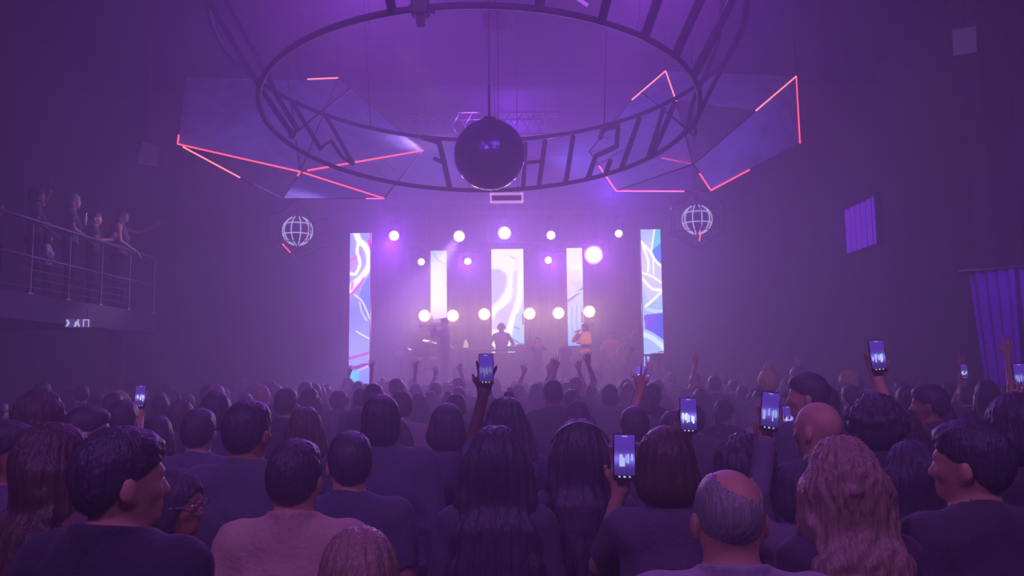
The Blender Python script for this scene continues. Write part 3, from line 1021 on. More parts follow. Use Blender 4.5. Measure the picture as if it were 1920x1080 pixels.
def paint1(U, V):
    a = 7.2
    c = base(U, V, [(0, (150, 150, 232)), (.3, (160, 160, 236)), (.5, (120, 130, 228)), (.8, (150, 152, 238)), (1, (110, 130, 240))])
    c = area(c, U, V, [(1, .27), (.62, .36), (.45, .43), (.8, .54), (1, .58)], (70, 120, 226), a)
    c = stroke(c, U, V, [(-.1, .20), (.25, .16), (.5, .13)], .12, (240, 90, 190), a)
    c = stroke(c, U, V, [(-.1, .25), (.2, .225), (.45, .19)], .10, (250, 120, 200), a)
    c = stroke(c, U, V, [(.95, .05), (1.0, .12)], .16, (220, 70, 170), a)
    c = stroke(c, U, V, [(.3, .0), (.45, .05), (.75, .09), (.95, .16), (.9, .23), (.6, .29), (.2, .34), (0, .38)], .30, W_, a)
    c = stroke(c, U, V, [(.45, .05), (.35, .12), (.5, .2), (.3, .27), (.05, .27)], .16, W_, a)
    c = stroke(c, U, V, [(.7, .30), (.4, .36), (.05, .41)], .09, (240, 70, 170), a)
    c = stroke(c, U, V, [(.1, .37), (.15, .33)], .12, (250, 130, 180), a)
    c = stroke(c, U, V, [(.25, .41), (.6, .45), (.85, .52), (1, .57)], .08, (225, 220, 255), a)
    c = stroke(c, U, V, [(.5, .46), (.6, .52), (.85, .58)], .07, (205, 205, 252), a)
    c = stroke(c, U, V, [(.35, .65), (.65, .675), (1, .70)], .07, (225, 222, 255), a)
    c = stroke(c, U, V, [(-.1, .83), (.5, .81), (1.1, .785)], .14, (180, 84, 190), a)
    c = stroke(c, U, V, [(-.1, .885), (.4, .885), (1.1, .85)], .16, (118, 50, 150), a)
    c = area(c, U, V, [(-.1, .915), (.5, .905), (.5, 1.1), (-.1, 1.1)], (70, 190, 250), a)
    c = stroke(c, U, V, [(.45, .905), (1, .875)], .07, (200, 190, 250), a)
    c = stroke(c, U, V, [(-.1, .86), (1, .855)], .03, (190, 150, 230), a)
    return c
def paint2(U, V):
    c = base(U, V, [(0, (170, 196, 236)), (.15, (214, 220, 246)), (.45, (240, 240, 250)), (.75, (250, 246, 252)), (.9, (236, 200, 240)), (1, (220, 170, 240))])
    c = stroke(c, U, V, [(.1, 0), (.4, .12), (.9, .2)], .12, (150, 184, 226), 4.4)
    c = stroke(c, U, V, [(0, .3), (.5, .35), (1, .5)], .15, (226, 230, 248), 4.4)
    c = area(c, U, V, [(0, .965), (.7, .955), (.75, 1), (0, 1)], (110, 60, 130), 4.4)
    return c
def paint3(U, V):
    a = 3.2
    c = base(U, V, [(0, (232, 236, 240)), (.15, (236, 238, 244)), (.4, (196, 196, 246)), (.7, (190, 180, 246)), (1, (140, 190, 250))])
    c = area(c, U, V, [(-.1, -.1), (1.1, -.1), (1.1, .2), (.9, .25), (.5, .17), (-.1, .17)], (240, 240, 240), a)
    c = area(c, U, V, [(0, .2), (.3, .2), (.5, .26), (.45, .42), (.2, .56), (0, .6)], (176, 176, 244), a)
    c = stroke(c, U, V, [(.0, .62), (.35, .52), (.6, .38), (.62, .24), (.4, .16)], .30, (246, 244, 240), a)
    c = stroke(c, U, V, [(1.0, .14), (.9, .3), (.86, .48), (.6, .72), (.45, .95)], .20, (246, 246, 244), a)
    c = area(c, U, V, [(.68, .22), (.82, .2), (.78, .42), (.62, .52)], (206, 206, 248), a)
    c = area(c, U, V, [(.1, .62), (.55, .52), (.68, .56), (.45, .68), (.1, .72)], (186, 176, 246), a)
    c = area(c, U, V, [(.75, .62), (1.1, .58), (1.1, 1.1), (.5, 1.1)], (142, 190, 248), a)
    c = stroke(c, U, V, [(.6, .86), (.8, .9), (1, .95)], .05, (60, 110, 200), a)
    c = stroke(c, U, V, [(.7, .75), (.85, .77)], .05, (90, 120, 190), a)
    c = area(c, U, V, [(-.1, .78), (.45, .76), (.35, 1.1), (-.1, 1.1)], (240, 240, 236), a)
    c = stroke(c, U, V, [(.6, .07), (.75, .1)], .05, (190, 190, 210), a)
    return c
def paint4(U, V):
    a = 6.0
    c = base(U, V, [(0, (236, 236, 246)), (.2, (232, 232, 250)), (.45, (206, 200, 246)), (.6, (160, 186, 246)), (1, (120, 160, 250))])
    c = stroke(c, U, V, [(.1, .14), (.4, .2), (.9, .2), (1, .3)], .24, (250, 248, 246), a)
    c = stroke(c, U, V, [(.2, .3), (.5, .38), (.9, .34)], .05, (180, 170, 230), a)
    c = stroke(c, U, V, [(.0, .55), (.4, .50), (1, .42)], .18, (90, 120, 210), a)
    c = stroke(c, U, V, [(.05, .52), (.5, .47), (1, .44)], .06, (246, 246, 255), a)
    for k in range(6):
        c = stroke(c, U, V, [(.15 + .15 * k, .6), (.1 + .15 * k, .75), (.2 + .14 * k, .95)], .05, (100, 140, 240) if k % 2 else (170, 200, 252), a)
    return c
def paint5(U, V):
    a = 6.4
    c = base(U, V, [(0, (150, 170, 236)), (.2, (206, 206, 250)), (.45, (196, 190, 246)), (.6, (150, 180, 246)), (1, (150, 178, 252))])
    c = area(c, U, V, [(0, .12), (.5, .2), (1, .35), (1, .5), (.2, .58), (.1, .4)], (200, 192, 244), a)
    c = area(c, U, V, [(.7, .0), (1.1, .0), (1.1, .1), (.6, .16)], (60, 190, 210), a)
    c = area(c, U, V, [(.55, .17), (1.1, .1), (1.1, .29), (.75, .26)], (30, 110, 226), a)
    c = stroke(c, U, V, [(.7, .0), (.6, .1), (.48, .2)], .09, (240, 240, 255), a)
    c = stroke(c, U, V, [(.0, .1), (.4, .17), (.7, .25), (1, .3)], .14, W_, a)
    c = stroke(c, U, V, [(.1, .13), (.35, .26), (.3, .34)], .12, W_, a)
    c = stroke(c, U, V, [(.6, .24), (.6, .36)], .08, W_, a)
    c = stroke(c, U, V, [(.0, .35), (.5, .38), (.95, .43)], .11, W_, a)
    c = stroke(c, U, V, [(.05, .40), (.5, .48), (1, .49)], .14, W_, a)
    c = stroke(c, U, V, [(1, .50), (.6, .56), (.15, .62)], .14, (244, 240, 250), a)
    c = stroke(c, U, V, [(.2, .64), (.6, .66), (1, .66)], .16, (190, 210, 250), a)
    c = area(c, U, V, [(.05, .69), (1.1, .67), (1.1, .90), (.6, .84), (.1, .80)], (84, 66, 226), a)
    c = area(c, U, V, [(.6, .70), (1.1, .68), (1.1, .90), (.65, .83)], (40, 80, 222), a)
    c = stroke(c, U, V, [(.0, .84), (.5, .88), (1, .95)], .24, (214, 224, 246), a)
    return c
M_SCR = screen_mat('led_wall', 1.8)
def led_column(x0, x1, y0, y1, Y, paint, label, nu, nv, skew=0.0, light=60, lean=0.0):
    tl, tr = at(x0, y0, Y), at(x1, y0, Y)
    zb = at((x0 + x1) / 2, y1, Y).z
    xc = (tl.x + tr.x) / 2; w = tr.x - tl.x; zt = (tl.z + tr.z) / 2
    root = tag(empty('led_screen', (xc, Y, zb)), label, 'screen', 'tall narrow LED screens on the stage')
    rel(MB().bevbox((xc, Y + 0.06, (zt + zb) / 2), (w + .03, 0.10, zt - zb + .03), 0.01).build('casing', M_BLACK), root)
    c = [(xc - w / 2, Y, zt), (xc + w / 2, Y, zt), (xc + w / 2, Y, zb), (xc - w / 2, Y, zb)]
    rel(picture_grid('screen', c, nu, nv, paint, M_SCR, None), root)
    st = MB()
    for s in (-1, 1):
        st.tube([(xc + s * w * .35, Y + .14, SZ), (xc + s * w * .35, Y + .14, zt)], 0.02, 6)
        st.box((xc + s * w * .35, Y + .14, SZ + .02), (.08, .5, .04))
    for k in range(int((zt - SZ) / 0.5)):
        st.tube([(xc - w * .35, Y + .14, SZ + .3 + k * .5), (xc + w * .35, Y + .14, SZ + .3 + k * .5)], .012, 6)
    rel(st.build('support_frame', M_STEEL), root)
    return root
led_column(656.5, 694.5, 437, 722, 19.6, paint1, 'tall LED screen furthest left, white and pink swirls on lavender, cyan at its foot', 30, 216)
led_column(807.5, 837.5, 470, 603, 25.2, paint2, 'short pale LED screen left of the middle, almost blank white', 22, 96)
led_column(921, 981, 467, 662, 25.2, paint3, 'wide middle LED screen with a big white curved stroke', 42, 136)
led_column(1062, 1091.5, 465, 648, 25.2, paint4, 'narrow LED screen right of the middle, white above pale blue', 22, 130)
led_column(1201, 1238, 430, 664, 19.6, paint5, 'tall LED screen furthest right with deep blue patches', 30, 190)
# a narrow strip continues the right screen down to the floor lamp
led_column(1207, 1221, 668, 712, 20.2, lambda U, V: base(U, V, [(0, (140, 170, 252)), (1, (90, 130, 250))]), 'narrow pale blue screen strip beneath the furthest right screen', 10, 30)

# ---- truss and stage lamps
def truss(p0, p1, size, label, bays, name='truss', drops=()):
    p0, p1 = Vector(p0), Vector(p1)
    root = tag(empty(name, p0), label, 'truss')
    d = (p1 - p0).normalized(); s = d.cross(Vector((0, 0, 1))).normalized() * size / 2; u = Vector((0, 0, size / 2))
    cs = [s + u, -s + u, -s - u, s - u]
    for c in cs:
        rel(MB().tube([p0 + c, p1 + c], 0.024, 8).build('chord', M_ALU), root)
    lac = MB()
    for k in range(bays):
        a, b = p0 + (p1 - p0) * (k / bays), p0 + (p1 - p0) * ((k + 1) / bays)
        for i in range(4):
            c, e = cs[i], cs[(i + 1) % 4]
            lac.tube([a + c, b + e], 0.011, 5)
    rel(lac.build('lacing', M_ALU), root)
    for t in drops:
        a = p0 + (p1 - p0) * t
        rel(MB().tube([a + u, Vector((a.x, a.y, ZC))], 0.008, 5).build('hanging_cable', M_CABLE), root)
    return root
ta, tb = at(720, 432, 22.0), at(1175, 428, 22.0)
tz = (ta.z + tb.z) / 2 + .62
truss((ta.x, 22.0, tz), (tb.x, 22.0, tz), 0.3, 'aluminium lighting truss over the front of the stage', 16, drops=(.05, .35, .65, .95))
tc, td = at(770, 478, 25.75), at(1130, 474, 25.75)
tz2 = (tc.z + td.z) / 2 + .22
truss((tc.x, 25.75, tz2), (td.x, 25.75, tz2), 0.26, 'rear lighting truss behind the short screens', 12, drops=(.1, .5, .9))
te, tf_ = at(770, 240, 17.9), at(1050, 236, 17.9)
truss((te.x, 17.9, te.z), (tf_.x, 17.9, te.z), 0.5, 'high ceiling truss behind the mirror ball', 12, drops=(.1, .9))

M_LENS_W = emit_mat('lens_white', (1.0, 0.90, 0.98, 1), 9.0)
M_LENS_Y = emit_mat('lens_warm', (1.0, 0.93, 0.72, 1), 9.0)
M_HALO_Y = emit_mat('halo_warm', (1.0, 0.62, 0.20, 1), 1.5)
M_HALO_W = emit_mat('halo_pink', (0.85, 0.35, 1.0, 1), 1.1)
M_LENS_M = emit_mat('lens_magenta', (1.0, 0.75, 1.0, 1), 12.0)
def moving_head(px, py, Y, rpx, target, label, lens, hang_z):
    p = at(px, py, Y); r_ = rpx * Y / FPX
    root = tag(empty('stage_lamp', p), label, 'stage lamp', 'bright lamps over the stage')
    T = aim(p, target)
    body = MB().lathe([(r_ * .55, -.42), (r_ * .9, -.34), (r_ * 1.05, -.2), (r_ * 1.12, -.02), (r_ * 1.12, 0.0)], 20, T)
    rel(body.build('lamp_head', M_BLACK), root)
    rel(MB().lathe([(r_ * .3, .012), (r_ * .7, .008), (r_, 0.004)], 24, T).build('lens', lens), root)
    rel(MB().lathe([(r_ * 1.0, 0.0), (r_ * 1.22, 0.03)], 24, T, False).build('halo_ring', M_HALO_Y if lens is M_LENS_Y else M_HALO_W), root)  # glowing ring stands in for the bloom around each lens
    y = MB()
    up = 1 if hang_z > p.z else -1
    top = p + Vector((0, .18, up * .34))
    for s in (-1, 1):
        y.tube([p + Vector((s * (r_ * 1.2 + .02), .18, 0)), p + Vector((s * (r_ * 1.2 + .02), .18, up * .3)), top], .022, 6)
    rel(y.build('yoke', M_BLACK), root)
    rel(MB().bevbox(top + Vector((0, 0, up * .06)), (.26, .22, .12), .02).build('base', M_BLACK), root)
    if abs(hang_z - top.z) > .15:
        rel(MB().tube([top + Vector((0, 0, up * .1)), Vector((top.x, top.y, hang_z))], .02, 6).build('drop_pipe', M_STEEL), root)
    return root
CAMP = Vector((0, 0, CAM_Z))
LAMPS = [
    (739, 442, 22, 8.5, (-3.4, 0, 3), 'white lamp alone at the far left of the front truss', M_LENS_W),
    (861, 443, 22, 9.5, (-1.2, 0, 2), 'white lamp throwing a short beam down beside the left short screen', M_LENS_W),
    (946, 437, 22, 11, (0, 0, 2), 'big lamp above the wide middle screen', M_LENS_W),
    (1033, 441, 22, 7.5, (1, 0, 2), 'round lamp just right of the big middle lamp', M_LENS_W),
    (1160, 438, 22, 6.5, (2.2, 0, 2), 'small lamp at the far right of the front truss', M_LENS_W),
    (1113, 478, 21.8, 15, (0.2, 0, 2), 'largest glaring lamp with a magenta halo', M_LENS_M),
    (790, 491, 25.4, 6, (-2, 0, 2), 'small lamp at the left end of the rear truss', M_LENS_W),
    (877, 490, 25.4, 6, (-1, 0, 2), 'small lamp on the rear truss between two screens', M_LENS_W),
    (1028, 488, 25.4, 6, (1, 0, 2), 'small lamp on the rear truss throwing a beam straight down', M_LENS_W),
]
for (px, py, Y, r_, tg, lb, ln) in LAMPS:
    moving_head(px, py, Y, r_, tg, lb, ln, tz - .15 if Y < 23 else tz2 - .13)
WARMS = [(796, 592, 'warm yellow lamp furthest left in the low row'), (849, 592, 'warm yellow lamp second from the left in the low row'),
         (908, 589, 'warm yellow lamp left of the wide middle screen'), (993, 588, 'warm yellow lamp right of the wide middle screen'),
         (1047, 587, 'warm yellow lamp left of the narrow blue screen'), (1105, 584, 'warm yellow lamp furthest right, above the singer')]
for (px, py, lb) in WARMS:
    o = moving_head(px, py, 24.3, 9.5, (at(px, py, 24.3).x * .6, 0, 2), lb, M_LENS_Y, SZ)
    o['group'] = 'row of warm yellow lamps across the stage'
    p = at(px, py, 24.3)
    spot('warm_lamp', p + Vector((0, -.1, 0)), (p.x * .6, 9, 1.6), 210, WARM, 60, 1.0, 0.12)
# glow and beams of the lamps
def lamp_light(px, py, Y, target, e, col, ang, rad=.12, blend=.7):
    p = at(px, py, Y)
    d = (Vector(target) - p).normalized()
    return spot('lamp_beam', p + d * .05, target, e, col, ang, blend, rad)
lamp_light(739, 442, 21.9, at(655, 290, 21), 9000, MAGENTA, 7)
lamp_light(861, 443, 21.9, at(800, 560, 20.5), 2800, (.8, .6, 1.0), 10)
lamp_light(861, 443, 21.8, at(690, 690, 18), 5500, (.5, .3, 1.0), 22)
lamp_light(946, 437, 21.9, (0, 8, 1.8), 60, (.9, .7, 1.0), 50)
lamp_light(1113, 478, 21.7, (1.0, 6, 2.0), 180, (.85, .22, 1.0), 60)
lamp_light(1113, 478, 21.7, at(1130, 640, 23), 140, (.9, .5, 1.0), 40)
lamp_light(1028, 488, 25.2, at(1028, 640, 25.0), 1400, (.5, .25, 1.0), 10)
lamp_light(1105, 584, 24.2, at(1190, 530, 22.5), 120, WARM, 25)
lamp_light(790, 491, 24.3, at(700, 640, 20), 400, (.5, .25, 1.0), 25)

# pendant strip light box under the ball
bp_ = at(950, 371, 14.0)
bx = tag(empty('louvre_light', bp_), 'small louvred light box with pale rim hanging just below the mirror ball', 'light fitting')
M_PALE = mat('pale_rim', srgb(225, 205, 235), 0.5, emit=srgb(210, 150, 230), strength=0.9)
fr = MB()
for (x, z, w, h_) in ((0, .072, .58, .02), (0, -.072, .58, .02), (-.28, 0, .03, .15), (.28, 0, .04, .15)):
    fr.box(bp_ + Vector((x, 0, z)), (w, .12, h_))
rel(fr.build('rim', M_PALE), bx)
for k in (-1, 0, 1):
    o = rel(MB().box(bp_ + Vector((0, .02, k * .035)), (.52, .08, .008)).build('blade', M_STEEL), bx)
rel(MB().box(bp_ + Vector((0, .07, 0)), (.54, .02, .13)).build('backplate', mat('box_back', srgb(150, 110, 170), 0.6)), bx)
rel(MB().tube([bp_ + Vector((-.2, 0, .08)), Vector((bp_.x - .2, bp_.y, ZC))], .006, 5).tube([bp_ + Vector((.2, 0, .08)), Vector((bp_.x + .2, bp_.y, ZC))], .006, 5).build('hanging_cable', M_CABLE), bx)

# ------------------------------------------------ ring sign, mirror ball
RC = Vector((at(903, 300, 9).x, 9.0, 0))
def ringM(zc, tilt):
    return Matrix.Translation((RC.x, RC.y, zc)) @ Matrix.Rotation(-tilt, 4, 'X')
TL = R(5.8)
R1, Z1, R2, Z2 = 2.45, 4.73, 2.97, 5.63
M1, M2 = ringM(Z1, TL), ringM(Z2, R(4.9))
def hoop(M, r, n=96):
    return [M @ Vector((r * math.sin(2 * math.pi * k / n), r * math.cos(2 * math.pi * k / n), 0)) for k in range(n)]
sign = tag(empty('ring_sign', (RC.x, RC.y, Z1)), 'huge dark hoop sign of two rings joined by letter bars hanging from the ceiling', 'sign')
M_RING = mat('ring_steel', srgb(34, 28, 40), 0.55, 0.2, noise=0.2, nscale=20)
rel(MB().tube(hoop(M1, R1), 0.031, 8, True).build('lower_hoop', M_RING), sign)
rel(MB().tube(hoop(M2, R2), 0.030, 8, True).build('upper_hoop', M_RING), sign)
def drum(phi, v):
    a = M1 @ Vector((R1 * math.sin(phi), R1 * math.cos(phi), 0))
    b = M2 @ Vector((R2 * math.sin(phi), R2 * math.cos(phi), 0))
    return a.lerp(b, v)
def on_drum(px, py, near=False):
    best = None
    for i in range(400):
        phi = (-math.pi / 2 + math.pi * i / 399) + (math.pi if near else 0)
        for v in np.linspace(0, 1, 13):
            p = drum(phi, v)
            x, y = project(p)
            e = (x - px) ** 2 + (y - py) ** 2
            if best is None or e < best[0]:
                best = (e, phi, v)
    return best[1], best[2]
def bar(name, pix, r_=0.032):
    ks = [on_drum(*q) for q in pix]
    pts = []
    for (a, va), (b, vb) in zip(ks[:-1], ks[1:]):
        for t in np.linspace(0, 1, 5)[:-1]:
            pts.append(drum(a + (b - a) * t, va + (vb - va) * t))
    pts.append(drum(*ks[-1]))
    return rel(MB().tube(pts, r_, 6).build(name, M_RING), sign)
# letters on the far side, seen from within
bar('letter_bar', [(550, 176), (602, 278)])
bar('letter_bar', [(612, 206), (664, 308)])
bar('letter_bar', [(602, 278), (622, 262), (640, 296), (664, 308)], .026)
bar('letter_bar', [(824, 264), (845, 354)], .045)
bar('letter_bar', [(812, 300), (834, 303)])
bar('letter_bar', [(790, 258), (826, 266)], .045)
bar('letter_bar', [(985, 270), (981, 352)])
bar('letter_bar', [(1022, 266), (1010, 352)], .038)
bar('letter_bar', [(983, 308), (1016, 306)])
bar('letter_bar', [(1075, 258), (1060, 347)], .038)
bar('letter_bar', [(1126, 262), (1130, 246), (1160, 238), (1155, 272), (1118, 290), (1104, 340)], .036)
bar('letter_bar', [(1145, 304), (1136, 330)], .036)
bar('letter_bar', [(1198, 222), (1168, 326)], .038)
bar('letter_bar', [(1244, 205), (1218, 304)], .034)
bar('letter_bar', [(1266, 194), (1226, 300)], .034)
# bars on the near side, running up out of the picture
for k, (ph) in enumerate((116, 128, 140, 152, 166, 196)):
    p = R(ph)
    q = [drum(p, t) for t in np.linspace(0, 1, 4)]
    rel(MB().tube(q, .045, 6).build('letter_bar', M_RING), sign)
# clamp, side rails, cables
cl_ = M1 @ Vector((R1 * math.sin(R(190)), R1 * math.cos(R(190)), 0))
cm = MB().bevbox(cl_, (.16, .14, .14), .02); cm.box(cl_ + Vector((0, 0, -.1)), (.07, .07, .1)); cm.tube([cl_ + Vector((-.1, 0, .02)), cl_ + Vector((.12, .02, -.03))], .02, 6)
rel(cm.build('clamp', M_BLACK), sign)
def arch(pix, Ys, r_, nm):
    pts = [at(x, y, Y) for (x, y), Y in zip(pix, Ys)]
    # smooth through the given points
    out = []
    for i in range(len(pts) - 1):
        p0 = pts[max(i - 1, 0)]; p1 = pts[i]; p2 = pts[i + 1]; p3 = pts[min(i + 2, len(pts) - 1)]
        for t in np.linspace(0, 1, 7)[:-1]:
            out.append(0.5 * ((2 * p1) + (p2 - p0) * t + (2 * p0 - 5 * p1 + 4 * p2 - p3) * t * t + (3 * p1 - p0 - 3 * p2 + p3) * t ** 3))
    out.append(pts[-1])
    return rel(MB().tube(out, r_, 6).build(nm, M_RING), sign)
arch([(548, 252), (505, 190), (455, 110), (388, -5), (330, -110)], [9.0, 8.8, 8.4, 8.0, 7.7], .030, 'side_rail')
arch([(560, 246), (520, 180), (485, 110), (425, 0), (370, -110)], [9.1, 8.9, 8.6, 8.2, 7.9], .030, 'side_rail')
arch([(1296, 248), (1322, 190), (1368, 100), (1392, 40), (1396, -20), (1390, -120)], [9.2, 9.0, 8.6, 8.3, 8.0, 7.7], .028, 'side_rail')
arch([(1290, 244), (1300, 190), (1335, 110), (1352, 40), (1360, -110)], [9.4, 9.2, 8.9, 8.5, 8.0], .028, 'side_rail')
def strut(a, b, Ya, Yb, r_=.014, nm='brace'):
    return rel(MB().tube([at(*a, Ya), at(*b, Yb)], r_, 6).build(nm, M_RING), sign)
strut((548, 253), (660, 164), 9.2, 12.2)
strut((1295, 247), (1203, 174), 9.2, 12.2)
for ph in (35, 145, 215, 325):
    a = M2 @ Vector((R2 * math.sin(R(ph)), R2 * math.cos(R(ph)), 0))
    rel(MB().tube([a, Vector((a.x * 1.1, a.y, ZC))], .008, 5).build('hanging_cable', M_CABLE), sign)
for q in ((548, 253), (1300, 248)):
    c = at(*q, 9.15)
    rel(MB().lathe([(.02, -.05), (.045, -.03), (.045, .03), (.02, .05)], 10, Matrix.Translation(c)).build('shackle', M_ALU), sign)

BC = at(918, 290, 9.0); BR = 67.5 * 9.0 / FPX
ball = tag(empty('mirror_ball', BC), 'big dark mirror ball hanging in the middle of the ring sign', 'mirror ball')
def facets(c, r_, rows, mname, name, root, jit=0.07, seed=1):
    """a ball tiled with small square mirrors, slightly uneven, joints recessed"""
    rg = random.Random(seed); mb = MB()
    for i in range(rows):
        t0, t1 = math.pi * i / rows, math.pi * (i + 1) / rows
        tm = (t0 + t1) / 2
        n = max(4, int(round(2 * math.pi * math.sin(tm) / (math.pi / rows))))
        for k in range(n):
            a0, a1 = 2 * math.pi * k / n, 2 * math.pi * (k + 1) / n
            g = 0.06
            q = []
            nrm = Vector((math.sin(tm) * math.cos((a0 + a1) / 2), math.sin(tm) * math.sin((a0 + a1) / 2), math.cos(tm)))
            for (t, a) in ((t0, a0), (t1, a0), (t1, a1), (t0, a1)):
                t = tm + (t - tm) * (1 - g); a = (a0 + a1) / 2 + (a - (a0 + a1) / 2) * (1 - g)
                q.append(Vector((math.sin(t) * math.cos(a), math.sin(t) * math.sin(a), math.cos(t))) * r_)
            ctr = sum(q, Vector()) / 4
            ax = Vector((rg.gauss(0, 1), rg.gauss(0, 1), rg.gauss(0, 1))).normalized()
            Rm = Matrix.Rotation(rg.gauss(0, jit), 3, ax)
            q = [ctr * 1.004 + Rm @ (p - ctr) + Vector(c) for p in q]
            mb.add(q, [(0, 1, 2, 3)])
    o = rel(mb.build(name, mname, None), root)
    return o
M_MIRR = mat('mirror_tile', srgb(120, 84, 190), 0.25, 1.0)
rel(MB().lathe([(BR * math.sin(a), BR * -math.cos(a)) for a in np.linspace(0.02, math.pi - .02, 24)], 40, Matrix.Translation(BC)).build('core', mat('ball_core', srgb(40, 30, 60), 0.5)), ball)
tag(facets(BC, BR + .002, 30, M_MIRR, 'mirror_tiles', ball), kind='stuff')
hb = MB().lathe([(.10, BR - .01), (.07, BR + .03), (.02, BR + .05)], 16, Matrix.Translation(BC))
hb.tube([BC + Vector((0, 0, BR + .04)), BC + Vector((0, 0, BR + .42))], .016, 6)
rel(hb.build('mount', M_STEEL), ball)
rel(MB().tube([BC + Vector((0, 0, BR + .4)), Vector((BC.x, BC.y, ZC))], .008, 5).build('hanging_cable', M_CABLE), ball)
rel(MB().tube([BC + Vector((.1, .2, BR - .02)), Vector((BC.x + .1, BC.y + .2, ZC))], .004, 5).build('safety_wire', M_CABLE), ball)
# motor box and plate on the ceiling above the ball
mo = tag(empty('hoist_motor', at(928, 40, 12)), 'small hoist box fixed near the ceiling above the mirror ball', 'hoist')
q = at(928, 44, 12)
rel(MB().bevbox(q, (.34, .3, .3), .03).build('housing', M_PIL), mo)
rel(MB().box(Vector((q.x, q.y, (q.z + ZC) / 2)), (.05, .05, ZC - q.z)).build('bracket', M_STEEL), mo)

# ------------------------------------------------ faceted frames with red light tubes
M_FRAME = mat('frame_steel', srgb(60, 50, 84), 0.5, 0.3)
M_RED = emit_mat('red_tube', (1.0, 0.075, 0.10, 1), 2.6)
M_REDH = emit_mat('red_tube_hot', (1.0, 0.16, 0.16, 1), 3.4)
M_PINK = emit_mat('pink_tube', (1.0, 0.12, 0.42, 1), 2.2)
def gauze():
    m = bpy.data.materials.new('gauze'); m.use_nodes = True
    nt = m.node_tree; nt.nodes.clear()
    N_ = nt.nodes.new
    o = N_('ShaderNodeOutputMaterial'); d = N_('ShaderNodeBsdfDiffuse'); t = N_('ShaderNodeBsdfTranslucent'); x = N_('ShaderNodeBsdfTransparent')
    a = N_('ShaderNodeMixShader'); b = N_('ShaderNodeMixShader')
    d.inputs[0].default_value = srgb(200, 200, 245); t.inputs[0].default_value = srgb(200, 205, 250)
    a.inputs[0].default_value = 0.6
    tc = N_('ShaderNodeTexCoord'); n = N_('ShaderNodeTexNoise'); n.inputs['Scale'].default_value = 1.6
    mr = N_('ShaderNodeMapRange'); mr.inputs[1].default_value = 0.3; mr.inputs[2].default_value = 0.7; mr.inputs[3].default_value = 0.30; mr.inputs[4].default_value = 0.8
    nt.links.new(tc.outputs['Object'], n.inputs['Vector']); nt.links.new(n.outputs[0], mr.inputs[0])
    nt.links.new(d.outputs[0], a.inputs[1]); nt.links.new(t.outputs[0], a.inputs[2])
    nt.links.new(mr.outputs[0], b.inputs[0]); nt.links.new(x.outputs[0], b.inputs[1]); nt.links.new(a.outputs[0], b.inputs[2])
    nt.links.new(b.outputs[0], o.inputs[0])
    return m
M_GAUZE = gauze()
def faceted(name, label, V, edges, faces, lit, hatch=()):
    P = {k: at(*v) for k, v in V.items()}
    c = sum(P.values(), Vector()) / len(P)
    root = tag(empty(name, c), label, 'light sculpture')
    for a, b in edges:
        rel(MB().tube([P[a], P[b]], .014, 6).build('strut', M_FRAME), root)
    for f in faces:
        pts = [P[k] for k in f]
        n = (pts[1] - pts[0]).cross(pts[2] - pts[0]).normalized() * .004
        k = len(pts)
        mb = MB(); vs = [p + n for p in pts] + [p - n for p in pts]
        fs = [tuple(range(k)), tuple(range(2 * k - 1, k - 1, -1))] + [((i + 1) % k, i, i + k, (i + 1) % k + k) for i in range(k)]
        rel(mb.add(vs, fs).build('panel', M_GAUZE), root)
    for a, b, t0, t1, m in lit:
        p, q = P[a].lerp(P[b], t0), P[a].lerp(P[b], t1)
        off = (Vector((0, 0, CAM_Z)) - p).normalized() * .03
        o = rel(MB().tube([p + off, q + off], .0125, 8).build('light_tube', m), root)
    for a, b in hatch:
        rel(MB().tube([at(*a), at(*b)], .008, 5).build('rib', M_FRAME), root)
    hi = sorted(P.values(), key=lambda p: -p.z)[:2]
    for p in hi:
        rel(MB().tube([p, Vector((p.x, p.y, ZC))], .006, 5).build('hanging_cable', M_CABLE), root)
    return root
VL = {'A': (348, 143, 14.2), 'B': (333, 270, 12.8), 'B2': (450, 333, 13.4), 'C': (563, 322, 12.2), 'D': (720, 372, 13.2), 'E': (793, 282, 15.0), 'F': (634, 146, 15.4), 'G': (540, 150, 14.6), 'H': (530, 372, 14.6)}
faceted('faceted_light_frame', 'faceted gauze frame with red light tubes left of the ring sign', VL,
        [('A', 'B'), ('A', 'G'), ('G', 'F'), ('F', 'E'), ('E', 'D'), ('D', 'C'), ('C', 'B'), ('B', 'B2'), ('C', 'E'), ('C', 'H'), ('H', 'D'), ('H', 'B2'), ('G', 'C'), ('F', 'C')],
        [('A', 'B', 'C'), ('A', 'C', 'G'), ('G', 'C', 'F'), ('F', 'C', 'E'), ('C', 'D', 'E'), ('C', 'H', 'D')],
        [('B', 'C', 0, 1, M_RED), ('B', 'B2', .08, 1, M_REDH), ('C', 'D', .03, 1, M_RED), ('C', 'E', 0.05, 1, M_RED), ('F', 'G', 0, .62, M_REDH), ('A', 'B', .88, 1, M_RED), ('D', 'H', 0, .16, M_PINK), ('C', 'H', .02, .12, M_RED)],
        [((655, 164, 15.1), (610, 215, 14.4)), ((712, 214, 15.2), (640, 212, 14.6)), ((720, 222, 15), (688, 272, 14.4)), ((660, 272, 14), (782, 276, 15)), ((710, 295, 14.5), (752, 328, 14.2)), ((690, 326, 13.6), (752, 328, 14.2)), ((640, 350, 13), (628, 366, 14)), ((690, 340, 13.2), (718, 368, 13.4))])
VR = {'P1': (1248, 133, 15.2), 'P2': (1185, 187, 14.6), 'P3': (1268, 190, 14.0), 'W': (1105, 284, 13.6), 'X': (1155, 358, 13.0), 'T': (1300, 308, 12.4), 'Y': (1296, 359, 13.4), 'Z': (1333, 357, 13.0), 'Q': (1500, 268, 13.6), 'P': (1493, 143, 14.6), 'S': (1418, 207, 12.8), 'K': (1240, 296, 13.6)}
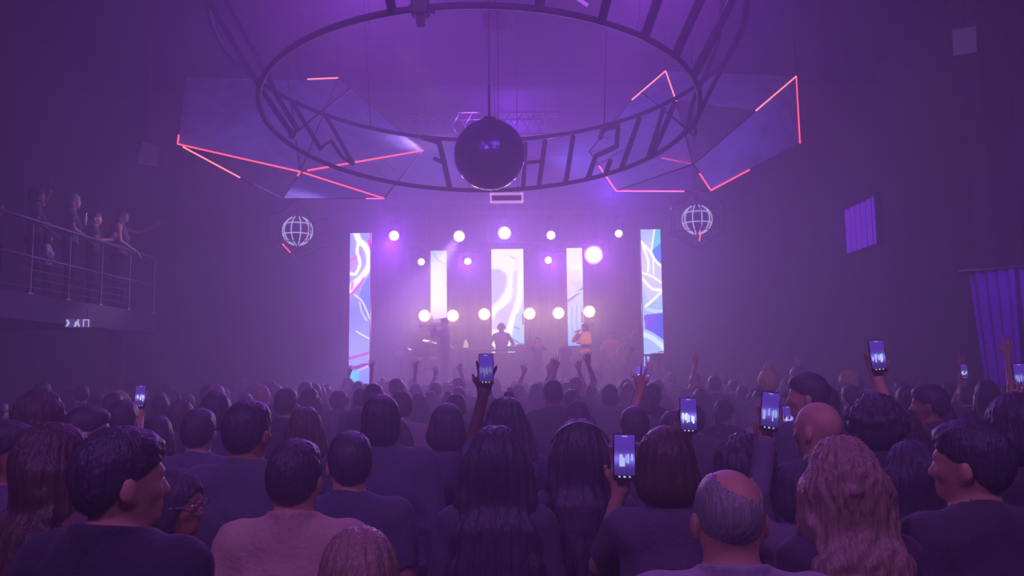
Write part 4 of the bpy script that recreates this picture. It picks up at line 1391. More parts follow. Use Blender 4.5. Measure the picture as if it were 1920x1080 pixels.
faceted('faceted_light_frame', 'faceted gauze frame with red light tubes right of the ring sign', VR,
        [('P1', 'P2'), ('P1', 'P3'), ('P2', 'W'), ('W', 'X'), ('X', 'Y'), ('P3', 'T'), ('T', 'Z'), ('Z', 'Q'), ('Q', 'P'), ('P', 'S'), ('P1', 'P'), ('S', 'T'), ('K', 'T'), ('X', 'T'), ('W', 'K'), ('Y', 'Z')],
        [('P1', 'P2', 'P3'), ('P2', 'W', 'T', 'P3'), ('W', 'X', 'T'), ('X', 'Y', 'T'), ('P1', 'P3', 'S', 'P'), ('S', 'T', 'Z', 'Q'), ('P', 'S', 'Q')],
        [('P1', 'P2', 0, 1, M_REDH), ('P1', 'P3', 0, 1, M_REDH), ('P', 'Q', 0, 1, M_RED), ('P', 'S', 0, 1, M_REDH), ('X', 'W', 0, .62, M_PINK), ('X', 'Y', 0, .9, M_PINK), ('K', 'T', 0, .92, M_RED), ('T', 'Z', .35, 1, M_RED), ('Z', 'Q', 0, .42, M_RED)],
        [((1120, 310, 13.4), (1170, 280, 13.2)), ((1172, 350, 13.2), (1230, 312, 13.4)), ((1175, 350, 13.2), (1290, 314, 13.0)), ((1130, 315, 13.4), (1200, 316, 13.4)), ((1178, 205, 14.4), (1260, 205, 14.0)), ((1125, 258, 13.8), (1200, 261, 13.6)), ((1230, 330, 13.2), (1240, 352, 13.2))])

# ------------------------------------------------ caged lanterns
M_BARL = emit_mat('lantern_bar', srgb(196, 182, 236), 1.0)
M_GLOBE = mat('lantern_globe', srgb(110, 90, 140), 0.12, 0.7, noise=0.2, nscale=12)
def lantern(px, py, Y, label, seed):
    c = at(px, py, Y); r_ = 28 * Y / FPX
    root = tag(empty('caged_lantern', c), label, 'lantern', 'caged mirror globes hanging either side of the stage')
    rel(MB().lathe([(r_ * .93 * math.sin(a), -r_ * .93 * math.cos(a)) for a in np.linspace(.03, math.pi - .03, 18)], 28, Matrix.Translation(c)).build('globe', M_GLOBE), root)
    for k in range(5):
        a = math.pi * k / 5 + seed
        pts = [c + Vector((r_ * math.sin(t) * math.cos(a + s), r_ * math.sin(t) * math.sin(a + s), r_ * math.cos(t))) for s in (0, ) for t in np.linspace(0.35, 2 * math.pi + .0 - .35, 30)] if False else None
        for s in (0, math.pi):
            pts = [c + Vector((r_ * math.sin(t) * math.cos(a + s), r_ * math.sin(t) * math.sin(a + s), r_ * math.cos(t))) for t in np.linspace(.42, math.pi - .3, 9)]
            rel(MB().tube(pts, .011, 6).build('meridian_bar', M_BARL), root)
    for t in (1.12, 1.85):
        pts = [c + Vector((r_ * 1.01 * math.sin(t) * math.cos(a), r_ * 1.01 * math.sin(t) * math.sin(a), r_ * math.cos(t))) for a in np.linspace(0, 2 * math.pi, 33)[:-1]]
        rel(MB().tube(pts, .011, 6, True).build('ring_bar', M_BARL), root)
    R_ = r_ * 1.9
    top, bot = c + Vector((0, 0, R_ * 1.05)), c - Vector((0, 0, R_ * 1.05))
    hexa = [[c + Vector((R_ * math.cos(a + seed), R_ * math.sin(a + seed), s * R_ * .5)) for a in np.linspace(0, 2 * math.pi, 7)[:-1]] for s in (1, -1)]
    for i in range(6):
        u, l = hexa[0][i], hexa[1][i]
        for a, b in ((u, l), (u, hexa[0][(i + 1) % 6]), (l, hexa[1][(i + 1) % 6]), (top, u), (bot, l)):
            rel(MB().tube([a, b], .008, 5).build('cage_bar', M_FRAME), root)
    rel(MB().tube([hexa[1][4].lerp(bot, .15), hexa[1][4].lerp(bot, .6)], .012, 6).build('red_glow_bar', M_RED), root)
    rel(MB().tube([c + Vector((0, 0, r_ * .9)), top, Vector((c.x, c.y, ZC))], .008, 5).build('hanging_cable', M_CABLE), root)
    return root
lantern(558, 433, 15.5, 'glowing globe in a wire cage left of the furthest left screen', .15)
lantern(1307, 412, 15.5, 'glowing globe in a wire cage right of the furthest right screen', .42)

# small ceiling spots
def par_can(px, py, Y, label, tgt=(0, 10, 0), m=None):
    p = at(px, py, Y); root = tag(empty('ceiling_spotlight', p), label, 'spotlight')
    T = aim(p, tgt)
    rel(MB().lathe([(.05, -.22), (.085, -.16), (.095, .05), (.10, .06)], 16, T).build('can', M_PIL), root)
    rel(MB().lathe([(.02, .055), (.088, .05)], 16, T).build('lens', m or mat('dull_lens', srgb(120, 140, 210), 0.2, emit=srgb(90, 100, 190), strength=.25)), root)
    rel(MB().tube([p, p + Vector((0, .05, .2)), Vector((p.x, p.y + .05, ZC))], .012, 6).build('drop_pipe', M_STEEL), root)
par_can(690, 68, 11.5, 'small dim ceiling spotlight inside the left of the ring sign')
par_can(1201, 58, 11.5, 'small dim bluish ceiling spotlight at the right of the ring sign')
M_TUBEL = emit_mat('violet_tube', srgb(170, 90, 225), 1.0)
def ceiling_tube(a, b, Y, label):
    p, q_ = at(*a, Y), at(*b, Y)
    root = tag(empty('ceiling_tube_light', p), label, 'tube light')
    rel(MB().tube([p, q_], .022, 8).build('tube', M_TUBEL), root)
    rel(MB().tube([p + Vector((0, 0, .05)), q_ + Vector((0, 0, .05))], .03, 6).build('batten', M_PIL), root)
    rel(MB().tube([(p + q_) / 2 + Vector((0, 0, .06)), Vector(((p.x + q_.x) / 2, Y, ZC))], .008, 5).build('hanger', M_CABLE), root)
ceiling_tube((1066, -14), (1102, 10), 8.5, 'short violet tube light at the top edge above the ring')
ceiling_tube((778, 4), (812, -8), 8.5, 'short violet tube light at the top edge beside the ring clamp')

# ------------------------------------------------ stage equipment
def box_amp(px0, px1, py0, py1, Y, label, name='loudspeaker', cat='loudspeaker', base_z=None):
    a, b = at(px0, py0, Y), at(px1, py1, Y)
    bz = SZ if base_z is None else base_z
    w = b.x - a.x; h_ = a.z - bz; c = Vector(((a.x + b.x) / 2, Y + .25, bz + h_ / 2))
    root = tag(empty(name, (c.x, Y, bz)), label, cat)
    rel(MB().bevbox(c, (w, .5, h_), .03).build('cabinet', M_BLACK), root)
    rel(MB().plate([(-w / 2 + .03, -h_ / 2 + .04), (w / 2 - .03, -h_ / 2 + .04), (w / 2 - .03, h_ / 2 - .04), (-w / 2 + .03, h_ / 2 - .04)], .02, Matrix.Translation(c + Vector((0, -.26, 0)))).build('grille', mat('grille', srgb(44, 40, 50), 0.8, bump=.5, nscale=300)), root)
    rel(MB().tube([c + Vector((-.08, -.2, h_ / 2)), c + Vector((-.08, -.2, h_ / 2 + .03)), c + Vector((.08, -.2, h_ / 2 + .03)), c + Vector((.08, -.2, h_ / 2))], .01, 6).build('handle', M_STEEL), root)
    return root
box_amp(1224, 1262, 662, 712, 18.95, 'dark loudspeaker cabinet in front of the furthest right screen')
box_amp(966, 992, 646, 700, 22.6, 'dark amplifier box at the foot of the wide middle screen', 'amplifier', 'amplifier')

# desk with keyboards for the player in the middle
dz = at(940, 657, 22).z
dk = tag(empty('keyboard_desk', (at(935, 657, 22).x, 22, SZ)), 'long desk with keyboards in front of the player wearing headphones', 'desk')
dx0, dx1 = at(872, 657, 22).x, at(1010, 657, 22).x
rel(MB().bevbox(((dx0 + dx1) / 2, 22.05, dz), (dx1 - dx0, .6, .05), .01).build('desktop', M_BLACK), dk)
for x in (dx0 + .06, dx1 - .06):
    for y in (21.8, 22.3):
        rel(MB().tube([(x, y, SZ), (x, y, dz)], .02, 6).build('leg', M_STEEL), dk)
rel(MB().box(((dx0 + dx1) / 2, 21.78, (dz + SZ) / 2 + .1), (dx1 - dx0 - .1, .02, (dz - SZ) * .7)).build('front_panel', M_BLACK), dk)
def keyboard(x, label):
    kb = tag(empty('keyboard', (x, 22.0, dz + .03)), label, 'keyboard')
    rel(MB().bevbox((x, 22.0, dz + .065), (.9, .3, .07), .01).build('case', M_BLACK), kb)
    ks = MB()
    for i in range(28):
        ks.box((x - .41 + i * .03, 21.93, dz + .105), (.027, .14, .012))
    rel(ks.build('white_keys', mat('ivory', srgb(235, 228, 215), 0.3)), kb)
keyboard(at(985, 657, 22).x - .15, 'keyboard at the right end of the long stage desk')
lp = at(870, 652, 22)
lamp = tag(empty('desk_lamp', (lp.x + .05, 22, dz + .026)), 'small cream cone lamp on the left end of the long desk', 'lamp')
rel(MB().lathe([(.05, 0), (.05, .015), (.012, .03), (.012, .06)], 14, Matrix.Translation((lp.x + .05, 22, dz + .026))).build('base', M_BLACK), lamp)
rel(MB().lathe([(.075, .06), (.07, .12), (.045, .22), (.02, .27)], 16, Matrix.Translation((lp.x + .05, 22, dz + .026))).build('shade', mat('cream_shade', srgb(236, 214, 160), 0.6, emit=srgb(240, 205, 140), strength=.8)), lamp)

# drum kit, left
def drum_shell(c, r_, d, axis, root, name='shell', col=None):
    T = Matrix.Translation(c) @ axis
    rel(MB().lathe([(r_, -d / 2), (r_, d / 2)], 24, T).build(name, col or mat('drum_wood', srgb(120, 60, 90), 0.35, noise=.2)), root)
    rel(MB().lathe([(r_ * 1.03, d / 2 - .02), (r_ * 1.03, d / 2 + .02)], 24, T, False).build('hoop', M_ALU), root)
    rel(MB().lathe([(.01, d / 2 + .004), (r_ * .98, d / 2 + .002)], 24, T).build('drumhead', mat('drum_skin', srgb(225, 205, 220), 0.5)), root)
kx = at(800, 660, 23).x
kit = tag(empty('drum_kit', (kx, 23, SZ)), 'drum kit with cymbals half lost in the haze at the left of the stage', 'drum kit')
RX = Matrix.Rotation(R(90), 4, 'X')
drum_shell(Vector((kx, 22.9, SZ + .33)), .30, .4, RX, kit, 'bass_drum')
drum_shell(Vector((kx - .25, 22.85, SZ + .85)), .16, .2, Matrix.Rotation(R(20), 4, 'X'), kit, 'tom')
drum_shell(Vector((kx + .2, 22.85, SZ + .85)), .17, .2, Matrix.Rotation(R(20), 4, 'X'), kit, 'tom')
drum_shell(Vector((kx + .55, 23.0, SZ + .45)), .2, .4, Matrix(), kit, 'floor_tom')
for i, (dx_, z_) in enumerate(((-.6, 1.25), (.62, 1.3), (.1, 1.42))):
    T = Matrix.Translation((kx + dx_, 22.9, SZ + z_)) @ Matrix.Rotation(R(14), 4, 'Y') @ Matrix.Rotation(R(12), 4, 'X')
    rel(MB().lathe([(.21, 0), (.20, .004), (.05, .02), (.03, .035), (.006, .04)], 24, T).build('cymbal', mat('brass', srgb(220, 190, 140), 0.3, .9)), kit)
    rel(MB().tube([(kx + dx_, 22.9, SZ), (kx + dx_, 22.9, SZ + z_)], .014, 6).build('cymbal_stand', M_ALU), kit)
# round tambourine-like drum on a stand at the far left
tx = at(752, 664, 20.5)
hd_ = tag(empty('stand_drum', (tx.x, 20.5, SZ)), 'round drum on a stand in the smoke at the left of the stage', 'drum')
drum_shell(Vector((tx.x, 20.5, tx.z)), .2, .14, Matrix.Rotation(R(70), 4, 'X') @ Matrix.Rotation(R(20), 4, 'Y'), hd_, 'shell')
st = MB()
for a in (0, 2.1, 4.2):
    st.tube([(tx.x, 20.5, tx.z - .2), (tx.x + .3 * math.cos(a), 20.5 + .3 * math.sin(a), SZ)], .012, 6)
rel(st.build('tripod', M_ALU), hd_)
# conga at centre right
cx_ = at(1119, 690, 19.4)
cg = tag(empty('hand_drum', (cx_.x, 19.4, SZ)), 'orange-brown hand drum on thin legs below the singer', 'drum')
T = Matrix.Translation((cx_.x, 19.4, cx_.z)) @ Matrix.Rotation(R(62), 4, 'X')
rel(MB().lathe([(.13, -.2), (.155, -.05), (.15, .12)], 20, T).build('shell', mat('conga_wood', srgb(206, 130, 78), 0.4, noise=.2, emit=None)), cg)
rel(MB().lathe([(.01, .125), (.148, .122)], 20, T).build('drumhead', mat('conga_skin', srgb(240, 176, 110), 0.6)), cg)
st = MB()
for s in (-1, 1):
    st.tube([(cx_.x + s * .1, 19.4, cx_.z - .05), (cx_.x + s * .16, 19.25, SZ)], .012, 6); st.tube([(cx_.x + s * .1, 19.45, cx_.z - .05), (cx_.x + s * .16, 19.65, SZ)], .012, 6)
rel(st.build('legs', M_ALU), cg)
# music stands
def music_stand(px, py, Y, label, col):
    p = at(px, py, Y); root = tag(empty('music_stand', (p.x, Y, SZ)), label, 'music stand', 'music stands along the front of the stage')
    T = Matrix.Translation(p) @ Matrix.Rotation(R(-18), 4, 'X')
    rel(MB().plate([(-.24, -.16), (.24, -.16), (.26, .16), (-.26, .16)], .015, T).build('tray', M_STEEL), root)
    sh = MB().plate([(-.21, -.14), (-.01, -.14), (-.01, .15), (-.21, .15)], .006, T @ Matrix.Translation((0, -.014, 0)) @ Matrix.Rotation(R(-3), 4, 'Z'))
    rel(sh.build('sheet', col), root)
    sh = MB().plate([(.01, -.14), (.21, -.14), (.21, .15), (.01, .15)], .006, T @ Matrix.Translation((0, -.014, 0)) @ Matrix.Rotation(R(3), 4, 'Z'))
    rel(sh.build('sheet', col), root)
    st = MB().tube([p, (p.x, Y + .05, SZ + .25)], .013, 6)
    for a in (.5, 2.6, 4.7):
        st.tube([(p.x, Y + .05, SZ + .25), (p.x + .28 * math.cos(a), Y + .05 + .28 * math.sin(a), SZ)], .011, 6)
    rel(st.build('stand', M_STEEL), root)
M_PAPER = mat('paper', srgb(214, 176, 150), 0.8)
music_stand(868, 702, 19.5, 'music stand near the raised phone at the left', mat('paper_pink', srgb(190, 120, 160), 0.8))
music_stand(1232, 690, 18.72, 'music stand in front of the loudspeaker at the right', M_PAPER)
# blue floor light below the right screen
fl = tag(empty('floor_light', at(1202, 700, 19.0)), 'deep blue floor light with two white points beneath the furthest right screen', 'floor light')
p = at(1202, 700, 19.0)
rel(MB().bevbox(p + Vector((0, .1, -.12)), (.26, .2, .5), .03).build('housing', M_BLACK), fl)
rel(MB().plate([(-.11, -.12), (.11, -.12), (.11, .26), (-.11, .26)], .01, Matrix.Translation(p + Vector((0, -.01, -.1)))).build('panel', emit_mat('blue_panel', srgb(30, 30, 225), 1.3)), fl)
for s in (-1, 1):
    rel(MB().lathe([(.01, .012), (.035, .01)], 12, Matrix.Translation(p + Vector((s * .06, -.02, -.06))) @ RX).build('lens', M_LENS_W), fl)
st = MB().tube([p + Vector((0, .1, -.3)), (p.x, 19.1, SZ)], .03, 6); st.box((p.x, 19.1, SZ + .02), (.3, .3, .04))
rel(st.build('stand', M_STEEL), fl)
# ---------------------------------------------------------------- telephones
def phone_picture(seed, bright=1.0, dark=False):
    def p(U, V):
        rg = np.random.RandomState(seed)
        top = np.array([86, 52, 176]) / 255; low = np.array([60, 40, 120]) / 255
        c = top * (1 - V[..., None]) + low * V[..., None]
        mid = np.exp(-((V - .55) / .13) ** 2)[..., None]
        c = c + mid * np.array([.25, .28, .42]) * (0.45 if dark else 1.0) * bright
        for k in range(9):
            x = .1 + .8 * rg.rand(); w = .02 + .03 * rg.rand(); y0 = .42 + .12 * rg.rand(); y1 = y0 + .12 + .16 * rg.rand()
            m = ((abs(U - x) < w) & (V > y0) & (V < y1))[..., None]
            c = np.where(m, np.array([.72, .78, 1.0]) * (0.6 if dark else 1.0) * bright, c)
        c = np.where((V > .9)[..., None], np.array([.06, .05, .12]), c)
        for x in (.25, .5, .75):
            c = np.where((((U - x) * .48) ** 2 + (V - .94) ** 2 < .0006)[..., None], np.array([.85, .8, .95]), c)
        c = np.where(((abs(U - .5) < .14) & (V > .02) & (V < .045))[..., None], np.array([.75, .7, .9]), c)
        return c
    return p
M_PHSCR = screen_mat('phone_screen', 0.95)
M_PHONE = mat('phone_case', srgb(16, 16, 22), 0.3, noise=.1)
def phone(px, py, wpx, tilt, label, seed, bright=1.0, dark=False, flip=0.0):
    Y = .075 * FPX / wpx
    c = at(px, py, Y)
    root = empty('smartphone', c)
    root.rotation_euler = (R(-6), R(tilt), R(flip))
    tag(root, label, 'phone', 'phones held up to film the stage')
    def put(o):
        o.parent = root; return o
    put(MB().bevbox((0, .006, 0), (.075, .009, .155), .0035).build('case', M_PHONE))
    s = picture_grid('screen', [(-.0345, -.0002, .074), (.0345, -.0002, .074), (.0345, -.0002, -.074), (-.0345, -.0002, -.074)], 27, 58, phone_picture(seed, bright, dark), M_PHSCR, None)
    put(s)
    lens = MB().bevbox((-.02, .0125, .055), (.03, .004, .032), .003)
    for dx in (-.026, -.014):
        lens.lathe([(.001, .0), (.0055, .0), (.0055, .003)], 10, Matrix.Translation((dx, .0145, .058)) @ Matrix.Rotation(R(-90), 4, 'X'))
    put(lens.build('camera_lens', M_STEEL))
    put(MB().box((.0385, .006, .03), (.002, .004, .022)).build('side_button', M_STEEL))
    return c

# ---------------------------------------------------------------- people near the camera
def hold(c, loc, yaw, hgt, s, bend=None):
    """arm spec that brings hand s up behind the phone centred at c"""
    T = Vector(c) + Vector((s * .012, .040, -.115))
    d = dict(dir=(-s * .12, 0, 1), palm=(0, -1, 0), curl=.28, spread=.35)
    d['bend'] = bend or (s * .25, .45, -.8)
    return {s: (tuple(to_local(T, loc, yaw, hgt)), d)}

_serial = [0]
PROFILE = {}
def near(px, ytop, Y, label, yaw=0, head=(0, 0, 0), ph=None, phs=1, extra=None, dx=0.0, dy=-.38, h=.0095, skin='fair', hairc='dark', topc=(85, 81, 95), legc=None, cloth_name=None, group=None, hgt=None, **kw):
    p = at(px, ytop, Y)
    H = hgt or p.z - .006
    loc = Vector((p.x, p.y, 0))
    yw = R(yaw)
    arms = dict(extra or {})
    if ph is not None:
        arms.update(hold(ph, loc, yw, H, phs))
    _serial[0] += 1
    kw.setdefault('top', 'shirt')
    fig = figure('near%d' % _serial[0], h=h, head=(R(head[0]), R(head[1]), R(head[2])), arms=arms, **kw)
    if 'glasses' in label: PROFILE.update(head=fig['head'], yaw=yw)
    o_ = place_figure(fig, loc, yw, H, label, group, SKIN[skin], HAIR[hairc], cloth('%d_%d_%d' % topc, topc), cloth('%d_%d_%d' % legc, legc) if legc else None, TOPNAME[kw['top']])
    if 'glasses' in label: PROFILE['root'] = o_
    return o_

UP = lambda s, x, y, z, **k: {s: ((x, y, z), dict(dir=(0, .1, 1), palm=(0, 1, 0), **k))}

near(220, 806, 1.95, 'man with short dark hair and dark jacket turning his cheek right, closest at the left', yaw=-14, head=(-34, 0, 0), hair='short', top='jacket', sleeve='long', topc=(56, 50, 68), h=.0075, bulk=1.06, collar=True, skin='fair')
near(322, 884, 2.75, 'small person in profile with glasses just past the cheek of the dark-jacketed man', yaw=-60, head=(-35, 0, 0), hair='bob', sex='f', topc=(128, 83, 128), hairc='dark', skin='tan')
near(96, 797, 2.5, 'woman with brown shoulder-length hair turning right behind the dark-jacketed man', yaw=-15, head=(-38, 0, 0), hair='long', long=.36, hairwide=1.15, sex='f', hairc='brown', topc=(110, 70, 90), h=.009)
near(4, 792, 3.0, 'man seen in profile cut off by the left picture edge', yaw=-40, head=(-40, 0, 0), hair='short', topc=(103, 91, 119), skin='tan')
near(463, 754, 3.25, 'broad man with short hair in dark shirt, back turned, left of the tan shirt', yaw=-5, head=(-14, 0, 0), hair='short', topc=(91, 89, 109), bulk=1.2, h=.009, skin='tan')
near(552, 828, 2.55, 'man with short dark hair in a pale tan shirt seen from behind', yaw=0, head=(-6, 0, 0), hair='short', topc=(204, 168, 150), sleeve='long', collar=True, bulk=1.12, h=.0085)
near(672, 998, 1.72, 'short person with light hair parted in the middle at the bottom edge', yaw=8, head=(14, 0, 0), hair='parted', sex='f', hairc='blonde', topc=(103, 85, 109), h=.0075)
near(714, 744, 3.9, 'tall person with dark bob and dark top in front of the purple smoke', yaw=0, head=(0, 0, 0), hair='bob', hairwide=.86, topc=(85, 81, 109), bulk=1.35, sleeve='long')
near(655, 812, 3.05, 'person with short hair bending left, between tan shirt and dark bob', yaw=0, head=(16, 0, 0.12), hair='short', topc=(81, 79, 103), bulk=1.15)
near(572, 766, 4.45, 'woman with long hair lit pink along its right edge behind the tan-shirted man', yaw=0, hair='long', long=.30, sex='f', hairc='brown', topc=(95, 58, 120))
near(838, 760, 4.3, 'woman with dark wavy bob left of the arm raising a phone', hair='bob', hairwide=1.1, sex='f', topc=(83, 70, 108))
c = phone(911, 692, 28, 0, 'phone raised highest on a bare arm in front of the stage centre', 3, 1.0, True)
near(948, 748, 3.85, 'person raising a phone straight up before the stage centre', ph=c, phs=-1, hair='long', long=.25, sex='f', hairwide=1.05, topc=(58, 55, 95), skin='brown')
near(929, 803, 2.72, 'woman with long straight dark hair in the middle foreground', hair='long', long=.62, hairwide=1.18, sex='f', topc=(79, 71, 91), h=.0085)
near(1086, 790, 2.95, 'woman with long dark hair and thin headband right of the middle', hair='long', long=.50, hairwide=1.05, sex='f', topc=(109, 91, 125), h=.009)
near(1083, 753, 5.9, 'person with round dark hair directly above the headband woman', hair='bob', hairwide=1.0, sex='f')
near(1190, 764, 4.7, 'person with cropped dark hair above the lowest held phone', hair='short', topc=(83, 70, 95))
c = phone(1171, 857, 41, 2, 'largest lit phone, held lowest, left of the bald man', 5)
near(1248, 806, 2.55, 'woman in brown bob holding the largest lit phone out to her left', ph=c, phs=-1, hair='bob', hairwide=1.02, sex='f', hairc='brown', topc=(95, 81, 103), skin='fair')
c = phone(1291, 779, 32, 2, 'phone with the brightest white stage picture, right of centre', 8, 1.3)
near(1395, 817, 3.36, 'person with big dark hair leaning, raising a phone with brightest picture', yaw=10, head=(8, 0, -0.1), ph=c, phs=-1, hair='curly', hairwide=1.15, sex='f', topc=(79, 71, 91), skin='tan')
near(1366, 876, 1.85, 'balding man with thin cropped hair and crumpled pale shirt, closest on the right', yaw=-4, head=(4, 0, 0), hair='thin', hairc='grey', topc=(178, 160, 180), sleeve='long', collar=True, bulk=1.22, h=.0072, skin='fair')
near(1582, 824, 2.2, 'woman with long wavy blonde hair closest on the right', yaw=6, head=(-10, 0, 0), hair='wavy', long=.56, hairwide=1.16, sex='f', hairc='blonde', topc=(83, 58, 83), h=.0075)
near(1712, 830, 2.85, 'person with smooth dark hair right behind the blonde woman', hair='long', long=.4, hairwide=1.2, sex='f', topc=(71, 69, 85), h=.009)
near(1824, 790, 2.3, 'man with short dark hair turning left, face edge lit, near the right edge', yaw=12, head=(34, 0, 0), hair='short', topc=(75, 69, 81), bulk=1.15, h=.009, skin='fair')
near(1536, 751, 3.4, 'bald man above the blonde woman', yaw=20, head=(18, 0, 0), hair='none', topc=(95, 83, 108), bulk=1.1, skin='fair')
near(1518, 701, 4.6, 'tall man in left profile with lit forehead behind the bald man', yaw=30, head=(36, 0, 0), hair='short', topc=(91, 85, 109), bulk=1.15, skin='fair')
c = phone(1444, 771, 35, 8, 'tilted phone with dark blue picture held by raised wrapped hands', 11, .9)
near(1500, 868, 2.98, 'person in a dark hood raising the tilted phone', ph=c, phs=-1, yaw=0, head=(-5, 0, 0), hair='bob', sex='f', topc=(120, 105, 128), sleeve='long', skin='fair')
c = phone(1478, 783, 21, 0, 'small bluish phone right beside the tilted phone', 14, 1.1)
near(1500, 800, 5.0, 'short person behind the tilted phone holding the small bluish phone', ph=c, phs=-1, hair='short', topc=(95, 83, 95))
c = phone(1646, 667, 29, -2, 'phone held highest on the right, above all heads', 17, 1.1)
near(1640, 742, 3.55, 'curly-haired person holding the highest phone on the right', ph=c, phs=1, hair='curly', sex='f', topc=(70, 58, 83))
near(1690, 770, 4.1, 'woman with wavy brown hair left of the dark hair near the right', hair='wavy', long=.3, hairwide=1.15, sex='f', hairc='brown', topc=(83, 70, 83))
near(1745, 722, 5.0, 'broad-faced person in profile behind the wavy-haired woman', yaw=25, head=(30, 0, 0), hair='short', bulk=1.1, topc=(83, 70, 83), skin='tan')
near(1905, 742, 2.9, 'dark-haired person cut off by the right picture edge', hair='bob', hairwide=1.15, sex='f', topc=(69, 65, 75))
c = phone(1913, 706, 24, 0, 'phone at the right picture edge in front of the curtain', 19, .8)
near(1935, 778, 4.4, 'person out at the right edge holding up a phone', ph=c, phs=-1, hair='short')
c = phone(1808, 697, 13, 0, 'tiny lit phone far away on the right', 21, 1.3)
near(1812, 724, 8.4, 'person at the right holding up the tiny lit phone', ph=c, phs=-1, hair='short', h=.011)
c = phone(263, 743, 20, 0, 'violet lit phone held up on the left', 23, 1.2)
near(296, 782, 5.3, 'person with bare raised arm and the violet phone at the left', ph=c, phs=-1, hair='long', long=.3, sex='f', skin='fair', h=.011)
near(404, 736, 5.2, 'person with round hair just behind the broad man', hair='bob', sex='f', h=.011, topc=(83, 63, 108))
near(372, 768, 4.2, 'person in dark clothes left of the broad man', hair='short', bulk=1.15, h=.011, topc=(95, 89, 115))
near(76, 734, 4.4, 'curly-haired person at the far left behind the profile man', hair='curly', sex='f', h=.011, hairc='brown')
near(160, 764, 3.9, 'person in profile with lit cheek above the brown-haired woman', yaw=-30, head=(-35, 0, 0), hair='short', h=.011, skin='fair')
near(230, 752, 5.0, 'man with short hair beside the violet phone', hair='short', h=.011)
near(1300, 760, 5.9, 'person with flat dark hair behind the brightest phone', hair='short', h=.011)
extraV = {-1: (tuple((-.20, .12, 1.88)), dict(dir=(-.1, 0, 1), palm=(0, 1, 0), curl=.1, spread=.5, two=True))}
near(1262, 772, 5.25, 'person raising two spread fingers left of the brightest phone', extra=extraV, hair='bob', sex='f', h=.010)
hb2 = None
# ---------------------------------------------------------------- thin headband and hairpin seen on two heads
def on_head(px, py, Y):
    return at(px, py, Y)
hbp = at(1086, 790, 2.95)
hb = tag(MB().tube([hbp + Vector((.110 * math.cos(a), -.02 - .02 * math.sin(a), -.112 + .112 * math.sin(a))) for a in np.linspace(.35, math.pi - .35, 17)], .0045, 6).build('headband', M_ALU), 'thin pale headband on the long-haired woman right of the middle', 'headband')

# ---------------------------------------------------------------- the packed crowd
PROTO = {}
def proto(key, **kw):
    PROTO[key] = figure('crowd_' + key, h=.0125, **kw)
proto('short', hair='short')
proto('short_wide', hair='short', bulk=1.15, head=(R(12), 0, 0))
proto('bob', hair='bob', sex='f', head=(R(-10), 0, 0))
proto('long', hair='long', long=.34, sex='f')
proto('wavy', hair='wavy', long=.3, sex='f', hairwide=1.15, head=(R(14), 0, 0))
proto('bun', hair='bun', sex='f')
proto('topbun', hair='topbun', sex='f')
proto('pony', hair='pony', long=.3, sex='f', head=(R(-16), 0, 0))
proto('curly', hair='curly', head=(R(8), 0, 0))
proto('bald', hair='none', bulk=1.1)
proto('arms_up', hair='short', sleeve='short', arms={1: ((.20, .10, 1.92), dict(dir=(.05, .1, 1), curl=.15, spread=.4)), -1: ((-.24, .12, 1.86), dict(dir=(-.1, .1, 1), curl=.2, spread=.4))})
proto('arm_up', hair='long', long=.28, sex='f', arms={1: ((.22, .08, 1.94), dict(dir=(.05, .1, 1), curl=.12, spread=.45))})
proto('point_up', hair='short', arms={-1: ((-.20, .15, 1.90), dict(dir=(-.1, .1, 1), curl=.1, spread=.3, two=True))})

WORDS = {'short': 'short-haired', 'short_wide': 'broad short-haired', 'bob': 'bob-haired', 'long': 'long-haired', 'wavy': 'wavy-haired', 'bun': 'bun-wearing', 'topbun': 'topknot-wearing',
         'pony': 'ponytailed', 'curly': 'curly-haired', 'bald': 'bald', 'arms_up': 'both-arms-raised', 'arm_up': 'long-haired one-arm-raised', 'point_up': 'two-fingers-raised'}
FIRST = {}
CROWD = {}
def crowd(key, x, y, hgt, yaw, label, group, z=0.0, hairm=None, skin=None, topm=None):
    if key not in FIRST:
        FIRST[key] = place_figure(PROTO[key], (x, y, z), yaw, hgt, label, group, skin, hairm, topm)
        o = FIRST[key]
    else:
        o = copy_tree(FIRST[key])
        o.location = (x, y, z); o.rotation_euler = (0, 0, yaw); o.scale = (hgt / 1.72,) * 3
        tag(o, label, 'person', group)
        for ch in o.children:
            n = ch.name.split('.')[0]
            if n == 'hair': ch.material_slots[0].material = hairm or HAIR_ANY
            if n == 'body': ch.material_slots[0].material = skin or SKIN_ANY
            if n in ('shirt',): ch.material_slots[0].material = topm or CLOTH_ANY
    return o

taken = [(o.location.x, o.location.y) for o in COL.objects if o.name.startswith('person') and o.parent is None]
rg = random.Random(11)
